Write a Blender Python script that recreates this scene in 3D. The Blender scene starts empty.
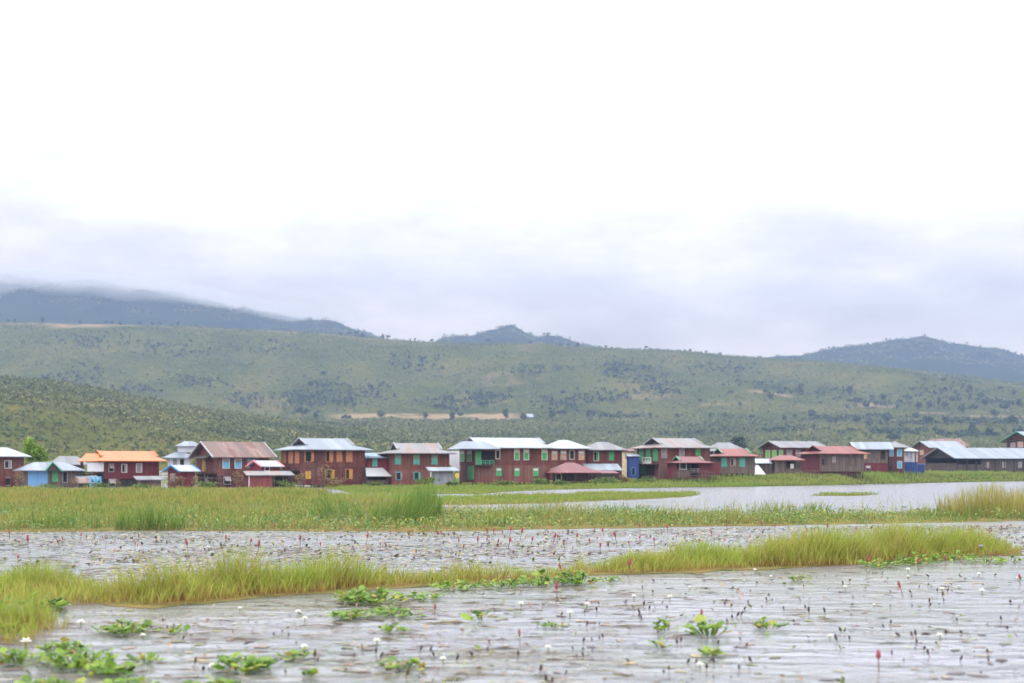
import bpy, math, random
import numpy as np
from mathutils import Vector

rng = np.random.default_rng(7)
random.seed(7)
F = 1422.2          # focal length in pixels of the 1024 px wide picture (50 mm on 36 mm)
HZ = 472.0          # picture row of the true horizon
EYE = 1.85          # eye height above the water
S = bpy.context.scene
COL = S.collection

# ------------------------------------------------------------------ helpers
def lin(r, g, b, k=1.0):
    def c(v):
        v /= 255.0
        return v / 12.92 if v <= 0.04045 else ((v + 0.055) / 1.055) ** 2.4
    return (min(c(r) * k, 0.9), min(c(g) * k, 0.9), min(c(b) * k, 0.9), 1.0)

def gp(px, py):                                   # a point of the water plane
    Y = F * EYE / (py - HZ)
    return ((px - 512.0) / F * Y, Y)

def link(name, mesh, mat=None, parent=None):
    o = bpy.data.objects.new(name, mesh)
    COL.objects.link(o)
    if mat is not None and mesh is not None:
        mesh.materials.append(mat)
    if parent is not None:
        o.parent = parent
    return o

def tag(o, label=None, cat=None, group=None, kind=None):
    if label: o['label'] = label
    if cat: o['category'] = cat
    if group: o['group'] = group
    if kind: o['kind'] = kind
    return o

def empty(name, loc, rz=0.0):
    o = bpy.data.objects.new(name, None)
    COL.objects.link(o)
    o.location = loc
    o.rotation_euler = (0, 0, rz)
    o.empty_display_size = 0.2
    return o

def np_mesh(name, co, faces_list, attrs=None, smooth=False):
    """co (n,3); faces_list: list of (m,k) index arrays."""
    me = bpy.data.meshes.new(name)
    co = np.asarray(co, dtype=np.float32)
    me.vertices.add(len(co))
    me.vertices.foreach_set('co', co.ravel())
    loops = np.concatenate([f.ravel() for f in faces_list]).astype(np.int32)
    tot = np.concatenate([np.full(len(f), f.shape[1], dtype=np.int32) for f in faces_list])
    start = np.concatenate([[0], np.cumsum(tot)[:-1]]).astype(np.int32)
    me.loops.add(len(loops))
    me.loops.foreach_set('vertex_index', loops)
    me.polygons.add(len(tot))
    me.polygons.foreach_set('loop_start', start)
    me.polygons.foreach_set('loop_total', tot)
    if smooth:
        me.polygons.foreach_set('use_smooth', np.ones(len(tot), dtype=bool))
    me.update(calc_edges=True)
    if attrs:
        for k, v in attrs.items():
            a = me.attributes.new(k, 'FLOAT', 'POINT')
            a.data.foreach_set('value', np.asarray(v, dtype=np.float32))
    return me

class MB:
    def __init__(self):
        self.v = []; self.f = []
    def poly(self, pts):
        i = len(self.v)
        self.v += [tuple(p) for p in pts]
        self.f.append(tuple(range(i, i + len(pts))))
        return self
    def box(self, x0, x1, y0, y1, z0, z1):
        i = len(self.v)
        self.v += [(x0,y0,z0),(x1,y0,z0),(x1,y1,z0),(x0,y1,z0),(x0,y0,z1),(x1,y0,z1),(x1,y1,z1),(x0,y1,z1)]
        for f in ((0,3,2,1),(4,5,6,7),(0,1,5,4),(1,2,6,5),(2,3,7,6),(3,0,4,7)):
            self.f.append(tuple(i + k for k in f))
        return self
    def bar(self, a, b, r0, r1=None, n=6):
        r1 = r0 if r1 is None else r1
        a = Vector(a); b = Vector(b)
        d = (b - a).normalized()
        u = d.orthogonal().normalized(); w = d.cross(u)
        i = len(self.v)
        for p, r in ((a, r0), (b, r1)):
            for k in range(n):
                t = 2 * math.pi * k / n
                self.v.append(tuple(p + u * (r * math.cos(t)) + w * (r * math.sin(t))))
        for k in range(n):
            k2 = (k + 1) % n
            self.f.append((i + k, i + k2, i + n + k2, i + n + k))
        self.f.append(tuple(i + k for k in reversed(range(n))))
        self.f.append(tuple(i + n + k for k in range(n)))
        return self
    def shell(self, verts, faces, t):
        """sheet with thickness t below"""
        i = len(self.v); n = len(verts)
        self.v += [tuple(p) for p in verts] + [(p[0], p[1], p[2] - t) for p in verts]
        edges = {}
        for f in faces:
            self.f.append(tuple(i + k for k in f))
            self.f.append(tuple(i + n + k for k in reversed(f)))
            for a, b in zip(f, f[1:] + f[:1]):
                edges[(a, b)] = 1
        for (a, b) in edges:
            if (b, a) not in edges:
                self.f.append((i + b, i + a, i + n + a, i + n + b))
        return self
    def build(self, name, mat, parent=None):
        me = bpy.data.meshes.new(name)
        me.from_pydata(self.v, [], self.f)
        me.update()
        return link(name, me, mat, parent)

def vnoise(x, y, seed=0):
    """vectorised value noise in 0..1"""
    xi = np.floor(x).astype(np.int64); yi = np.floor(y).astype(np.int64)
    fx = x - xi; fy = y - yi
    fx = fx * fx * (3 - 2 * fx); fy = fy * fy * (3 - 2 * fy)
    def h(a, b):
        n = (a * 374761393 + b * 668265263 + seed * 1442695041) & 0x7fffffff
        n = ((n ^ (n >> 13)) * 1274126177) & 0x7fffffff
        n = n ^ (n >> 16)
        return (n & 0xffff) / 65535.0
    return (h(xi, yi) * (1 - fx) + h(xi + 1, yi) * fx) * (1 - fy) + (h(xi, yi + 1) * (1 - fx) + h(xi + 1, yi + 1) * fx) * fy

def fbm(x, y, seed=0, o=4):
    s = 0; a = 0.5; t = 0
    for k in range(o):
        s = s + a * vnoise(x * 2 ** k, y * 2 ** k, seed + k * 17); t += a; a *= 0.5
    return s / t

def sstep(a, b, x):
    t = np.clip((x - a) / (b - a), 0, 1)
    return t * t * (3 - 2 * t)

# ------------------------------------------------------------------ materials
def new_mat(name):
    m = bpy.data.materials.new(name); m.use_nodes = True
    nt = m.node_tree; nt.nodes.clear()
    out = nt.nodes.new('ShaderNodeOutputMaterial')
    return m, nt, nt.nodes, nt.links, out

def ramp(N, stops, interp='LINEAR'):
    r = N.new('ShaderNodeValToRGB')
    r.color_ramp.interpolation = interp
    e = r.color_ramp.elements
    while len(e) > 1: e.remove(e[-1])
    e[0].position = stops[0][0]; e[0].color = stops[0][1]
    for p, c in stops[1:]:
        x = e.new(p); x.color = c
    return r

def math_node(N, L, op, a, b=None):
    m = N.new('ShaderNodeMath'); m.operation = op
    for k, v in enumerate((a, b)):
        if v is None: continue
        if isinstance(v, (int, float)): m.inputs[k].default_value = v
        else: L.new(v, m.inputs[k])
    return m.outputs[0]

def mixc(N, L, fac, a, b, mode='MIX'):
    m = N.new('ShaderNodeMix'); m.data_type = 'RGBA'; m.blend_type = mode
    for s, v in ((0, fac), (6, a), (7, b)):
        if isinstance(v, (int, float, tuple)): m.inputs[s].default_value = v
        else: L.new(v, m.inputs[s])
    return m.outputs[2]

def noise(N, L, vec, scale, detail=3.0, rough=0.55):
    n = N.new('ShaderNodeTexNoise')
    n.inputs['Scale'].default_value = scale; n.inputs['Detail'].default_value = detail
    n.inputs['Roughness'].default_value = rough
    if vec is not None: L.new(vec, n.inputs['Vector'])
    return n.outputs[0]

def mapping(N, L, vec, scale=(1, 1, 1), loc=(0, 0, 0)):
    m = N.new('ShaderNodeMapping')
    m.inputs['Scale'].default_value = scale; m.inputs['Location'].default_value = loc
    L.new(vec, m.inputs['Vector'])
    return m.outputs[0]

def planks(name, col, vary=0.35, weather=0.6, grey=(0.17, 0.13, 0.118, 1), pitch=5.0):
    m, nt, N, L, out = new_mat(name)
    tc = N.new('ShaderNodeTexCoord'); oi = N.new('ShaderNodeObjectInfo')
    sep = N.new('ShaderNodeSeparateXYZ'); L.new(tc.outputs['Object'], sep.inputs[0])
    s = math_node(N, L, 'ADD', sep.outputs[0], sep.outputs[1])
    s = math_node(N, L, 'ADD', s, math_node(N, L, 'MULTIPLY', oi.outputs['Random'], 31.0))
    k = math_node(N, L, 'FLOOR', math_node(N, L, 'MULTIPLY', s, pitch))
    wn = N.new('ShaderNodeTexWhiteNoise'); wn.noise_dimensions = '1D'; L.new(k, wn.inputs['W'])
    v = mapping(N, L, tc.outputs['Object'], (2.2, 2.2, 0.5))
    n1 = noise(N, L, v, 1.0, 5.0, 0.65)
    n2 = noise(N, L, tc.outputs['Object'], 0.45, 3.0)
    dk = tuple(c * (1 - vary) for c in col[:3]) + (1,)
    lt = tuple(min(c * (1 + vary) + 0.01, .9) for c in col[:3]) + (1,)
    r = ramp(N, [(0.0, dk), (0.5, col), (1.0, lt)]); L.new(wn.outputs[0], r.inputs[0])
    w = ramp(N, [(0.42, (0, 0, 0, 1)), (0.75, (weather, weather, weather, 1))])
    L.new(math_node(N, L, 'MULTIPLY', math_node(N, L, 'ADD', n1, n2), 0.5), w.inputs[0])
    c = mixc(N, L, w.outputs[0], r.outputs[0], grey)
    # gaps between the boards
    fr = math_node(N, L, 'FRACT', math_node(N, L, 'MULTIPLY', s, pitch))
    gap = math_node(N, L, 'LESS_THAN', fr, 0.10)
    b = N.new('ShaderNodeBsdfPrincipled')
    L.new(c, b.inputs['Base Color']); b.inputs['Roughness'].default_value = 0.75
    bp = N.new('ShaderNodeBump'); bp.inputs['Strength'].default_value = 0.6; bp.inputs['Distance'].default_value = 0.02
    L.new(math_node(N, L, 'SUBTRACT', n1, gap), bp.inputs['Height']); L.new(bp.outputs[0], b.inputs['Normal'])
    L.new(b.outputs[0], out.inputs[0])
    return m

def metal_roof(name, col, rust=0.2, rustcol=(0.20, 0.085, 0.06, 1), vary=0.18, rough=0.42):
    m, nt, N, L, out = new_mat(name)
    tc = N.new('ShaderNodeTexCoord'); oi = N.new('ShaderNodeObjectInfo')
    sep = N.new('ShaderNodeSeparateXYZ'); L.new(tc.outputs['Object'], sep.inputs[0])
    off = math_node(N, L, 'MULTIPLY', oi.outputs['Random'], 57.0)
    sx = math_node(N, L, 'ADD', sep.outputs[0], off)
    k = math_node(N, L, 'FLOOR', math_node(N, L, 'MULTIPLY', sx, 1.25))
    wn = N.new('ShaderNodeTexWhiteNoise'); wn.noise_dimensions = '1D'; L.new(k, wn.inputs['W'])
    dk = tuple(c * (1 - vary) for c in col[:3]) + (1,)
    lt = tuple(min(c * (1 + vary), .9) for c in col[:3]) + (1,)
    r = ramp(N, [(0, dk), (1, lt)]); L.new(wn.outputs[0], r.inputs[0])
    cmb = N.new('ShaderNodeCombineXYZ'); L.new(sx, cmb.inputs[0]); L.new(sep.outputs[1], cmb.inputs[1]); L.new(sep.outputs[2], cmb.inputs[2])
    v = mapping(N, L, cmb.outputs[0], (1.3, 0.35, 0.35))
    n1 = noise(N, L, v, 1.0, 5.0, 0.65)
    n1 = math_node(N, L, 'ADD', n1, math_node(N, L, 'MULTIPLY', math_node(N, L, 'SUBTRACT', wn.outputs[0], 0.5), 0.42))
    lo = 0.78 - rust * 0.55
    w = ramp(N, [(lo, (0, 0, 0, 1)), (lo + 0.16, (0.85, 0.85, 0.85, 1))]); L.new(n1, w.inputs[0])
    c = mixc(N, L, w.outputs[0], r.outputs[0], rustcol)
    b = N.new('ShaderNodeBsdfPrincipled')
    L.new(c, b.inputs['Base Color']); b.inputs['Roughness'].default_value = rough
    b.inputs['Metallic'].default_value = 0.0
    wv = math_node(N, L, 'SINE', math_node(N, L, 'MULTIPLY', sx, 2 * math.pi / 0.15))
    bp = N.new('ShaderNodeBump'); bp.inputs['Strength'].default_value = 0.5; bp.inputs['Distance'].default_value = 0.015
    L.new(wv, bp.inputs['Height']); L.new(bp.outputs[0], b.inputs['Normal'])
    L.new(b.outputs[0], out.inputs[0])
    return m

def paint(name, col, rough=0.6, vary=0.25, scale=3.0):
    m, nt, N, L, out = new_mat(name)
    tc = N.new('ShaderNodeTexCoord')
    n = noise(N, L, tc.outputs['Object'], scale, 4.0)
    dk = tuple(c * (1 - vary) for c in col[:3]) + (1,)
    lt = tuple(min(c * (1 + vary), .9) for c in col[:3]) + (1,)
    r = ramp(N, [(0.3, dk), (0.7, lt)]); L.new(n, r.inputs[0])
    b = N.new('ShaderNodeBsdfPrincipled')
    L.new(r.outputs[0], b.inputs['Base Color']); b.inputs['Roughness'].default_value = rough
    L.new(b.outputs[0], out.inputs[0])
    return m

def leaf_mat(name, stops, base=None, patch=None, patch_scale=0.4, trans=0.35, rough=0.6):
    """stops: colours spread over the leaves at random; base: colour at the foot (attribute t)"""
    m, nt, N, L, out = new_mat(name)
    g = N.new('ShaderNodeNewGeometry'); tc = N.new('ShaderNodeTexCoord')
    r = ramp(N, stops); L.new(g.outputs['Random Per Island'], r.inputs[0])
    c = r.outputs[0]
    if patch is not None:
        n = noise(N, L, tc.outputs['Object'], patch_scale, 3.0)
        w = ramp(N, [(0.42, (0, 0, 0, 1)), (0.62, (0.8, 0.8, 0.8, 1))]); L.new(n, w.inputs[0])
        c = mixc(N, L, w.outputs[0], c, patch)
    if base is not None:
        at = N.new('ShaderNodeAttribute'); at.attribute_name = 't'
        w = ramp(N, [(0.0, (1, 1, 1, 1)), (0.58, (0, 0, 0, 1))]); L.new(at.outputs['Fac'], w.inputs[0])
        c = mixc(N, L, w.outputs[0], c, base)
    b = N.new('ShaderNodeBsdfPrincipled'); L.new(c, b.inputs['Base Color']); b.inputs['Roughness'].default_value = rough
    b.inputs['Specular IOR Level'].default_value = 0.3
    t = N.new('ShaderNodeBsdfTranslucent'); L.new(c, t.inputs[0])
    mx = N.new('ShaderNodeMixShader'); mx.inputs[0].default_value = trans
    L.new(b.outputs[0], mx.inputs[1]); L.new(t.outputs[0], mx.inputs[2])
    L.new(mx.outputs[0], out.inputs[0])
    return m

M = {}
K = 0.60
M['maroon'] = planks('maroon_boards', lin(118, 34, 34, K))
M['redbrown'] = planks('red_brown_boards', lin(126, 46, 38, K))
M['brick'] = planks('faded_red_boards', lin(136, 66, 52, K), weather=0.45)
M['rosy'] = planks('rosy_grey_boards', lin(142, 80, 70, K), weather=0.5, grey=(0.21, 0.155, 0.145, 1))
M['crimson'] = planks('crimson_boards', lin(140, 32, 48, K), weather=0.15, vary=0.2)
M['plum'] = planks('plum_boards', lin(120, 28, 46, K), weather=0.1, vary=0.15)
M['darkred'] = planks('dark_red_boards', lin(98, 30, 40, K))
M['salmon'] = planks('salmon_boards', lin(155, 72, 70, K), weather=0.2, vary=0.15)
M['wood'] = planks('grey_brown_boards', lin(124, 104, 96, K), weather=0.4)
M['oldwood'] = planks('old_dark_boards', lin(86, 72, 66, K), weather=0.4)
M['darkwood'] = planks('dark_beams', lin(52, 42, 40, K), weather=0.3)
M['skyblue'] = planks('sky_blue_boards', lin(118, 172, 226, .85), weather=0.15, vary=0.1)
M['zinc'] = planks('zinc_sheets', lin(148, 150, 166, .85), weather=0.2, vary=0.12, pitch=2.0)
M['whitewall'] = planks('white_sheets', lin(226, 228, 236, .8), weather=0.1, vary=0.06, pitch=1.5)
M['cream'] = paint('cream_wall', lin(212, 196, 168, 1.0))
M['blue'] = paint('royal_blue', lin(42, 78, 158, .6), vary=0.15)
M['r_pale'] = metal_roof('pale_blue_roof', lin(188, 204, 224, .41), 0.14, (0.26, 0.22, 0.21, 1), vary=0.22)
M['r_white'] = metal_roof('white_roof', lin(216, 226, 238, .47), 0.10, vary=0.15)
M['r_grey'] = metal_roof('grey_roof', lin(160, 162, 172, .42), 0.25, (0.20, 0.15, 0.14, 1), vary=0.22)
M['r_stain'] = metal_roof('stained_grey_roof', lin(176, 176, 182, .42), 0.52, (0.21, 0.12, 0.10, 1), vary=0.2)
M['r_rust'] = metal_roof('rusty_roof', lin(178, 146, 138, .46), 0.50, (0.12, 0.042, 0.032, 1), vary=0.45, rough=0.6)
M['r_orange'] = metal_roof('orange_roof', lin(236, 138, 66, .60), 0.05, (0.30, 0.12, 0.05, 1), vary=0.10)
M['r_red'] = metal_roof('red_orange_roof', lin(188, 76, 62, .38), 0.22, (0.20, 0.07, 0.055, 1), vary=0.18)
M['r_rose'] = metal_roof('rose_red_roof', lin(168, 62, 66, .38), 0.18, (0.22, 0.07, 0.065, 1), vary=0.15)
M['r_blue'] = metal_roof('light_blue_roof', lin(160, 198, 226, .41), 0.05)
M['peach'] = paint('peach_shutter', lin(206, 138, 104, .8))
M['teal'] = paint('teal_shutter', lin(96, 178, 168, .8))
M['green'] = paint('green_shutter', lin(84, 176, 108, .8))
M['lime'] = paint('lime_shutter', lin(128, 206, 92, .8))
M['sky'] = paint('light_blue_shutter', lin(110, 186, 226, .8))
M['greyshut'] = paint('grey_shutter', lin(160, 150, 152, .8))
M['tan'] = paint('tan_shutter', lin(204, 168, 146, .8))
M['yellow'] = paint('yellow_shutter', lin(206, 158, 66, .8))
M['white'] = paint('white_paint', lin(226, 224, 222, .8), vary=0.1)
M['dark'] = paint('painted_dark', (0.012, 0.011, 0.012, 1), rough=0.9)  # near-black colour stands in for the shade inside windows and openings
M['greentrim'] = paint('green_trim', lin(88, 160, 128, 1.1))
M['bluetrim'] = paint('blue_trim', lin(84, 140, 196, 1.1))
M['pinktrim'] = paint('pink_trim', lin(214, 120, 134, 1.1))
M['greytrim'] = paint('grey_trim', lin(150, 148, 152, 1.1))
M['tarp'] = paint('white_tarp', (0.42, 0.43, 0.46, 1), vary=0.05)

# ------------------------------------------------------------------ terrain
def lerp(u, pts):
    a = np.array(pts, dtype=float)
    return np.interp(u, a[:, 0], a[:, 1])

def bank_edge(u):
    return lerp(u, [(-900, 205), (0, 205), (300, 205), (352, 121), (480, 118), (505, 131), (560, 150), (680, 170), (740, 176), (840, 202), (950, 250), (1024, 286), (1300, 300), (1900, 300)])

def bank_z(u):
    return lerp(u, [(-900, .12), (500, .12), (640, .3), (720, .85), (800, 1.25), (950, 1.5), (1900, 1.6)])

RA = [(-900, 372), (-300, 372), (0, 378), (60, 382), (100, 390), (200, 408), (270, 418), (330, 427), (400, 440), (480, 446), (620, 448), (1900, 448)]
RB = [(-900, 330), (-300, 324), (0, 323), (60, 323), (110, 324), (230, 329), (300, 333), (370, 338), (440, 342), (512, 345), (600, 348), (650, 350), (700, 353), (760, 357), (850, 363), (920, 371), (1024, 383), (1200, 392), (1900, 380)]
RC = [(-900, 300), (-300, 262), (0, 276), (100, 284), (180, 296), (240, 309), (300, 318), (325, 322), (345, 329), (365, 334), (385, 342), (405, 352), (425, 344), (445, 335), (470, 337), (490, 331), (512, 327), (528, 335), (550, 342), (575, 349), (620, 362), (720, 366), (775, 358), (800, 356), (840, 349), (872, 345), (898, 340), (925, 338), (948, 345), (962, 347), (990, 348), (1024, 357), (1090, 352), (1200, 362), (1400, 350), (1900, 365)]

VD = np.array([0, 600, 950, 1400, 1650, 2050, 2450, 2650, 3300, 4200, 5000, 5800, 7500.])
RD = np.array([0, 600, 920, 1250, 1400, 1640, 1860, 2000, 2450, 2850, 3300, 3700, 4400.])
def mp(v): return np.interp(v, VD, RD)
def inv(d): return np.interp(d, RD, VD)

def terrain(u, d):
    """height of the ground in view direction u (pixels) at distance d"""
    db = bank_edge(u); zb = bank_z(u)
    u_w = (u - 512) / F * inv(d)
    yA = lerp(u, RA); yB = lerp(u, RB); yC = lerp(u, RC)
    base9 = np.minimum(yA, 447)
    d = inv(d)
    z_of = lambda y, dd: EYE + (HZ - y) * mp(dd) / F
    k = [(0, -1.2), ]
    dk = []; zk = []
    def add(dd, zz):
        dk.append(np.broadcast_to(dd, u.shape).astype(float)); zk.append(np.broadcast_to(zz, u.shape).astype(float))
    add(0.0, -1.2)
    add(db - 10, -1.0)
    add(db, 0.0)
    add(db + 14, zb)
    add(db + 75, zb + .12)
    add(np.maximum(db + 150, 440.0), z_of(462.0, 440.0))
    add(600.0, z_of(np.minimum(452.0, yA + 30), 600.0))
    add(950.0, z_of(yA, 950.0))
    valley = np.clip((440 - yA) / 40, 0, 1)
    add(1400.0, z_of(np.where(valley > 0, 422 + 0 * yA, 423), 1400.0) - valley * 8)
    add(1650.0, z_of(413.0 + 0 * u, 1650.0))
    add(2050.0, z_of(413 + (yB - 413) * 0.48, 2050.0))
    add(2450.0, z_of(413 + (yB - 413) * 0.9, 2450.0))
    add(2650.0, z_of(yB, 2650.0))
    add(3300.0, z_of(yB + 14, 3300.0))
    add(4200.0, z_of(yC + (yB - yC) * 0.55 + 8, 4200.0))
    add(5000.0, z_of(yC, 5000.0))
    add(5800.0, z_of(yC + 40, 5800.0))
    add(7500.0, z_of(yC + 70, 7500.0))
    DK = np.stack(dk); ZK = np.stack(zk)
    z = np.full(u.shape, -1.2)
    for i in range(len(dk) - 1):
        t = np.clip((d - DK[i]) / np.maximum(DK[i + 1] - DK[i], 1e-3), 0, 1)
        inside = (d >= DK[i]) & (d < DK[i + 1])
        z = np.where(inside, ZK[i] + (ZK[i + 1] - ZK[i]) * t, z)
    z = np.where(d >= DK[-1], ZK[-1], z)
    # relief: gullies and knolls growing with distance
    amp = sstep(500, 1000, d) * 3.0 + sstep(1500, 2000, d) * 9.0 + sstep(3600, 4700, d) * 16.0
    amp = amp * (1 - 0.75 * np.exp(-((d - 2650) / 200.0) ** 2)) * (1 - 0.5 * np.exp(-((d - 950) / 120.0) ** 2)) * (1 - 0.55 * np.exp(-((d - 5000) / 300.0) ** 2))
    z = z + amp * (fbm(u_w / 150.0, d / 210.0, 3, 4) - 0.5) * 2
    z = z + sstep(3800, 4600, d) * 34 * (fbm(u_w / 330.0 + d / 1400.0, d / 900.0, 9, 3) - 0.5) * (1 - 0.8 * np.exp(-((d - 5000) / 260.0) ** 2))
    z = z + sstep(1800, 2100, d) * (1 - sstep(2450, 2640, d)) * 26 * (fbm(u_w / 240.0 + d / 900.0, d / 1300.0, 21, 3) - 0.5)
    return z

us = np.concatenate([np.arange(-900, -200, 20), np.arange(-200, 1224, 4), np.arange(1224, 1901, 20)]).astype(float)
ds = mp(np.concatenate([np.array([0.5, 40, 100]), np.arange(122, 345, 3.0), np.geomspace(350, 1500, 90), np.linspace(1512, 2750, 120), np.linspace(2800, 4100, 20), np.linspace(4130, 5100, 60), np.linspace(5160, 7500, 14)]))
UU, DD = np.meshgrid(us, ds)
ZZ = terrain(UU.ravel(), DD.ravel()).reshape(UU.shape)
XX = (UU - 512) / F * DD
nu, nd = len(us), len(ds)
idx = np.arange(nu * nd).reshape(nd, nu)
quads = np.stack([idx[:-1, :-1], idx[:-1, 1:], idx[1:, 1:], idx[1:, :-1]], -1).reshape(-1, 4)
YP = HZ - (ZZ - EYE) * F / DD
# tan bare fields, where the ground itself is bare
fld = np.zeros_like(UU); DV = inv(DD)
def patch(u0, u1, d0, d1, soft=0.25, k=1.0):
    a = sstep(u0, u0 + (u1 - u0) * soft, UU) * (1 - sstep(u1 - (u1 - u0) * soft, u1, UU))
    b = sstep(d0, d0 + (d1 - d0) * 0.25, DV) * (1 - sstep(d1 - (d1 - d0) * 0.25, d1, DV))
    return a * b * k * sstep(0.28, 0.50, fbm(UU / 14.0, DV / 40.0, 33, 3))
fld = np.maximum(fld, patch(322, 530, 1450, 1625, 0.12, 1.05))
fld = np.maximum(fld, patch(40, 120, 2560, 2680, 0.3, .8))
fld = np.maximum(fld, patch(-60, 420, 2600, 2690, 0.1, 0.55))
fld = np.maximum(fld, patch(460, 560, 1990, 2120, 0.4, 0.35))
for (a, b, c, e, kk) in ((740, 800, 1860, 1930, .7), (850, 905, 1740, 1800, .9), (900, 960, 1640, 1690, .8), (930, 1060, 1560, 1620, .9), (770, 830, 1450, 1490, .5), (870, 930, 1420, 1460, .6), (600, 700, 1800, 1860, .3), (980, 1100, 1900, 1950, .5), (690, 760, 1740, 1775, .5)):
    fld = np.maximum(fld, patch(a, b, c, e, 0.3, kk))
me = np_mesh('ground', np.stack([XX.ravel(), DD.ravel(), ZZ.ravel()], -1), [quads], {'field': fld.ravel(), 'forest': sstep(2750, 3300, inv(DD)).ravel()}, smooth=True)

m, nt, N, L, out = new_mat('hill_ground')
tc = N.new('ShaderNodeTexCoord')
n1 = noise(N, L, mapping(N, L, tc.outputs['Object'], (1, 0.55, 1)), 0.012, 6.0, 0.62)
n2 = noise(N, L, tc.outputs['Object'], 0.11, 3.0, 0.6)
r1 = ramp(N, [(0.37, (0.036, 0.050, 0.016, 1)), (0.46, (0.062, 0.074, 0.021, 1)), (0.54, (0.096, 0.100, 0.028, 1)), (0.63, (0.15, 0.118, 0.046, 1))])
n4 = noise(N, L, tc.outputs['Object'], 0.35, 2.0, 0.6)
L.new(math_node(N, L, 'ADD', math_node(N, L, 'ADD', math_node(N, L, 'MULTIPLY', n1, 0.5), math_node(N, L, 'MULTIPLY', n2, 0.25)), math_node(N, L, 'MULTIPLY', n4, 0.25)), r1.inputs[0])
at = N.new('ShaderNodeAttribute'); at.attribute_name = 'field'
n3 = noise(N, L, tc.outputs['Object'], 0.05, 3.0)
bare = ramp(N, [(0.3, (0.23, 0.165, 0.10, 1)), (0.7, (0.32, 0.225, 0.14, 1))]); L.new(n3, bare.inputs[0])
c = mixc(N, L, at.outputs['Fac'], r1.outputs[0], bare.outputs[0])
at2 = N.new('ShaderNodeAttribute'); at2.attribute_name = 'forest'
wood = ramp(N, [(0.3, (0.014, 0.026, 0.020, 1)), (0.65, (0.030, 0.044, 0.026, 1))]); L.new(n1, wood.inputs[0])
c = mixc(N, L, at2.outputs['Fac'], c, wood.outputs[0])
b = N.new('ShaderNodeBsdfDiffuse'); L.new(c, b.inputs[0]); L.new(b.outputs[0], out.inputs[0])
M['ground'] = m
ground = tag(link('ground', me, M['ground']), kind='structure')

def ground_at(px, d):
    return float(terrain(np.array([float(px)]), np.array([float(d)]))[0])

_dsearch = mp(np.concatenate([np.arange(300, 1500, 6.0), np.arange(1500, 2700, 6.0), np.arange(2700, 5200, 15.0)]))
def hill_d(px, py):
    z = terrain(np.full(len(_dsearch), float(px)), _dsearch)
    y = HZ - (z - EYE) * F / _dsearch
    w = np.where(y <= py)[0]
    if len(w) == 0:
        return float(mp(2645.0))
    return float(_dsearch[w[0]])

# ------------------------------------------------------------------ water
m, nt, N, L, out = new_mat('lake_water')
tc = N.new('ShaderNodeTexCoord')
b = N.new('ShaderNodeBsdfPrincipled')
v1 = mapping(N, L, tc.outputs['Object'], (0.8, 1.5, 1))
a1 = noise(N, L, v1, 1.5, 4.0, 0.55)
a2 = noise(N, L, mapping(N, L, tc.outputs['Object'], (1, 1.5, 1), (3, 7, 0)), 6.5, 2.0, 0.5)
bp1 = N.new('ShaderNodeBump'); bp1.inputs['Strength'].default_value = 1.0; bp1.inputs['Distance'].default_value = 0.075; 
cal = ramp(N, [(0.36, (0.45, 0.45, 0.45, 1)), (0.56, (1, 1, 1, 1))]); L.new(noise(N, L, mapping(N, L, tc.outputs['Object'], (0.16, 0.34, 1)), 1.0, 3.0), cal.inputs[0])
a1 = math_node(N, L, 'MULTIPLY', a1, cal.outputs[0])
L.new(a1, bp1.inputs['Height'])
bp2 = N.new('ShaderNodeBump'); bp2.inputs['Strength'].default_value = 1.0; bp2.inputs['Distance'].default_value = 0.004; L.new(a2, bp2.inputs['Height']); L.new(bp1.outputs[0], bp2.inputs['Normal'])
L.new(bp2.outputs[0], b.inputs['Normal'])
n = noise(N, L, mapping(N, L, tc.outputs['Object'], (0.35, 0.8, 1)), 0.5, 4.0)
r = ramp(N, [(0.35, (0.15, 0.165, 0.155, 1)), (0.65, (0.235, 0.235, 0.275, 1))]); L.new(n, r.inputs[0])
L.new(r.outputs[0], b.inputs['Base Color'])
b.inputs['Roughness'].default_value = 0.18; b.inputs['IOR'].default_value = 1.62
L.new(b.outputs[0], out.inputs[0])
wm = MB().poly([(-900, -150, 0), (900, -150, 0), (900, 700, 0), (-900, 700, 0)])
water = tag(wm.build('lake_water', m), kind='structure')

# ------------------------------------------------------------------ marsh ground under the grass
def poly_world(pts):
    return np.array([gp(x, y) for x, y in pts])

def in_poly(p, x, y):
    c = np.zeros(x.shape, bool)
    n = len(p); j = n - 1
    for i in range(n):
        xi, yi = p[i]; xj, yj = p[j]
        cond = ((yi > y) != (yj > y)) & (x < (xj - xi) * (y - yi) / (yj - yi + 1e-12) + xi)
        c ^= cond; j = i
    return c

def sample(poly, n, clump=0.0, cs=1.0, seed=0, thr=0.0):
    p = poly
    lo = p.min(0); hi = p.max(0)
    xs = []; ys = []; got = 0
    for it in range(60):
        q = max(int(n * 1.5), 500)
        x = rng.uniform(lo[0], hi[0], q); y = rng.uniform(lo[1], hi[1], q)
        wob = 0.35 * (fbm(x * 1.3, y * 1.3, seed + 5, 3) - .5)
        ok = in_poly(p, x + wob * 2, y + wob * 3)
        if clump > 0:
            ok &= rng.uniform(0, 1, q) < (1 - clump) + clump * sstep(thr + .3, thr + .6, fbm(x / cs, y / cs, seed, 3))
        xs.append(x[ok]); ys.append(y[ok]); got += ok.sum()
        if got >= n: break
    return np.concatenate(xs)[:n], np.concatenate(ys)[:n]

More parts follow.
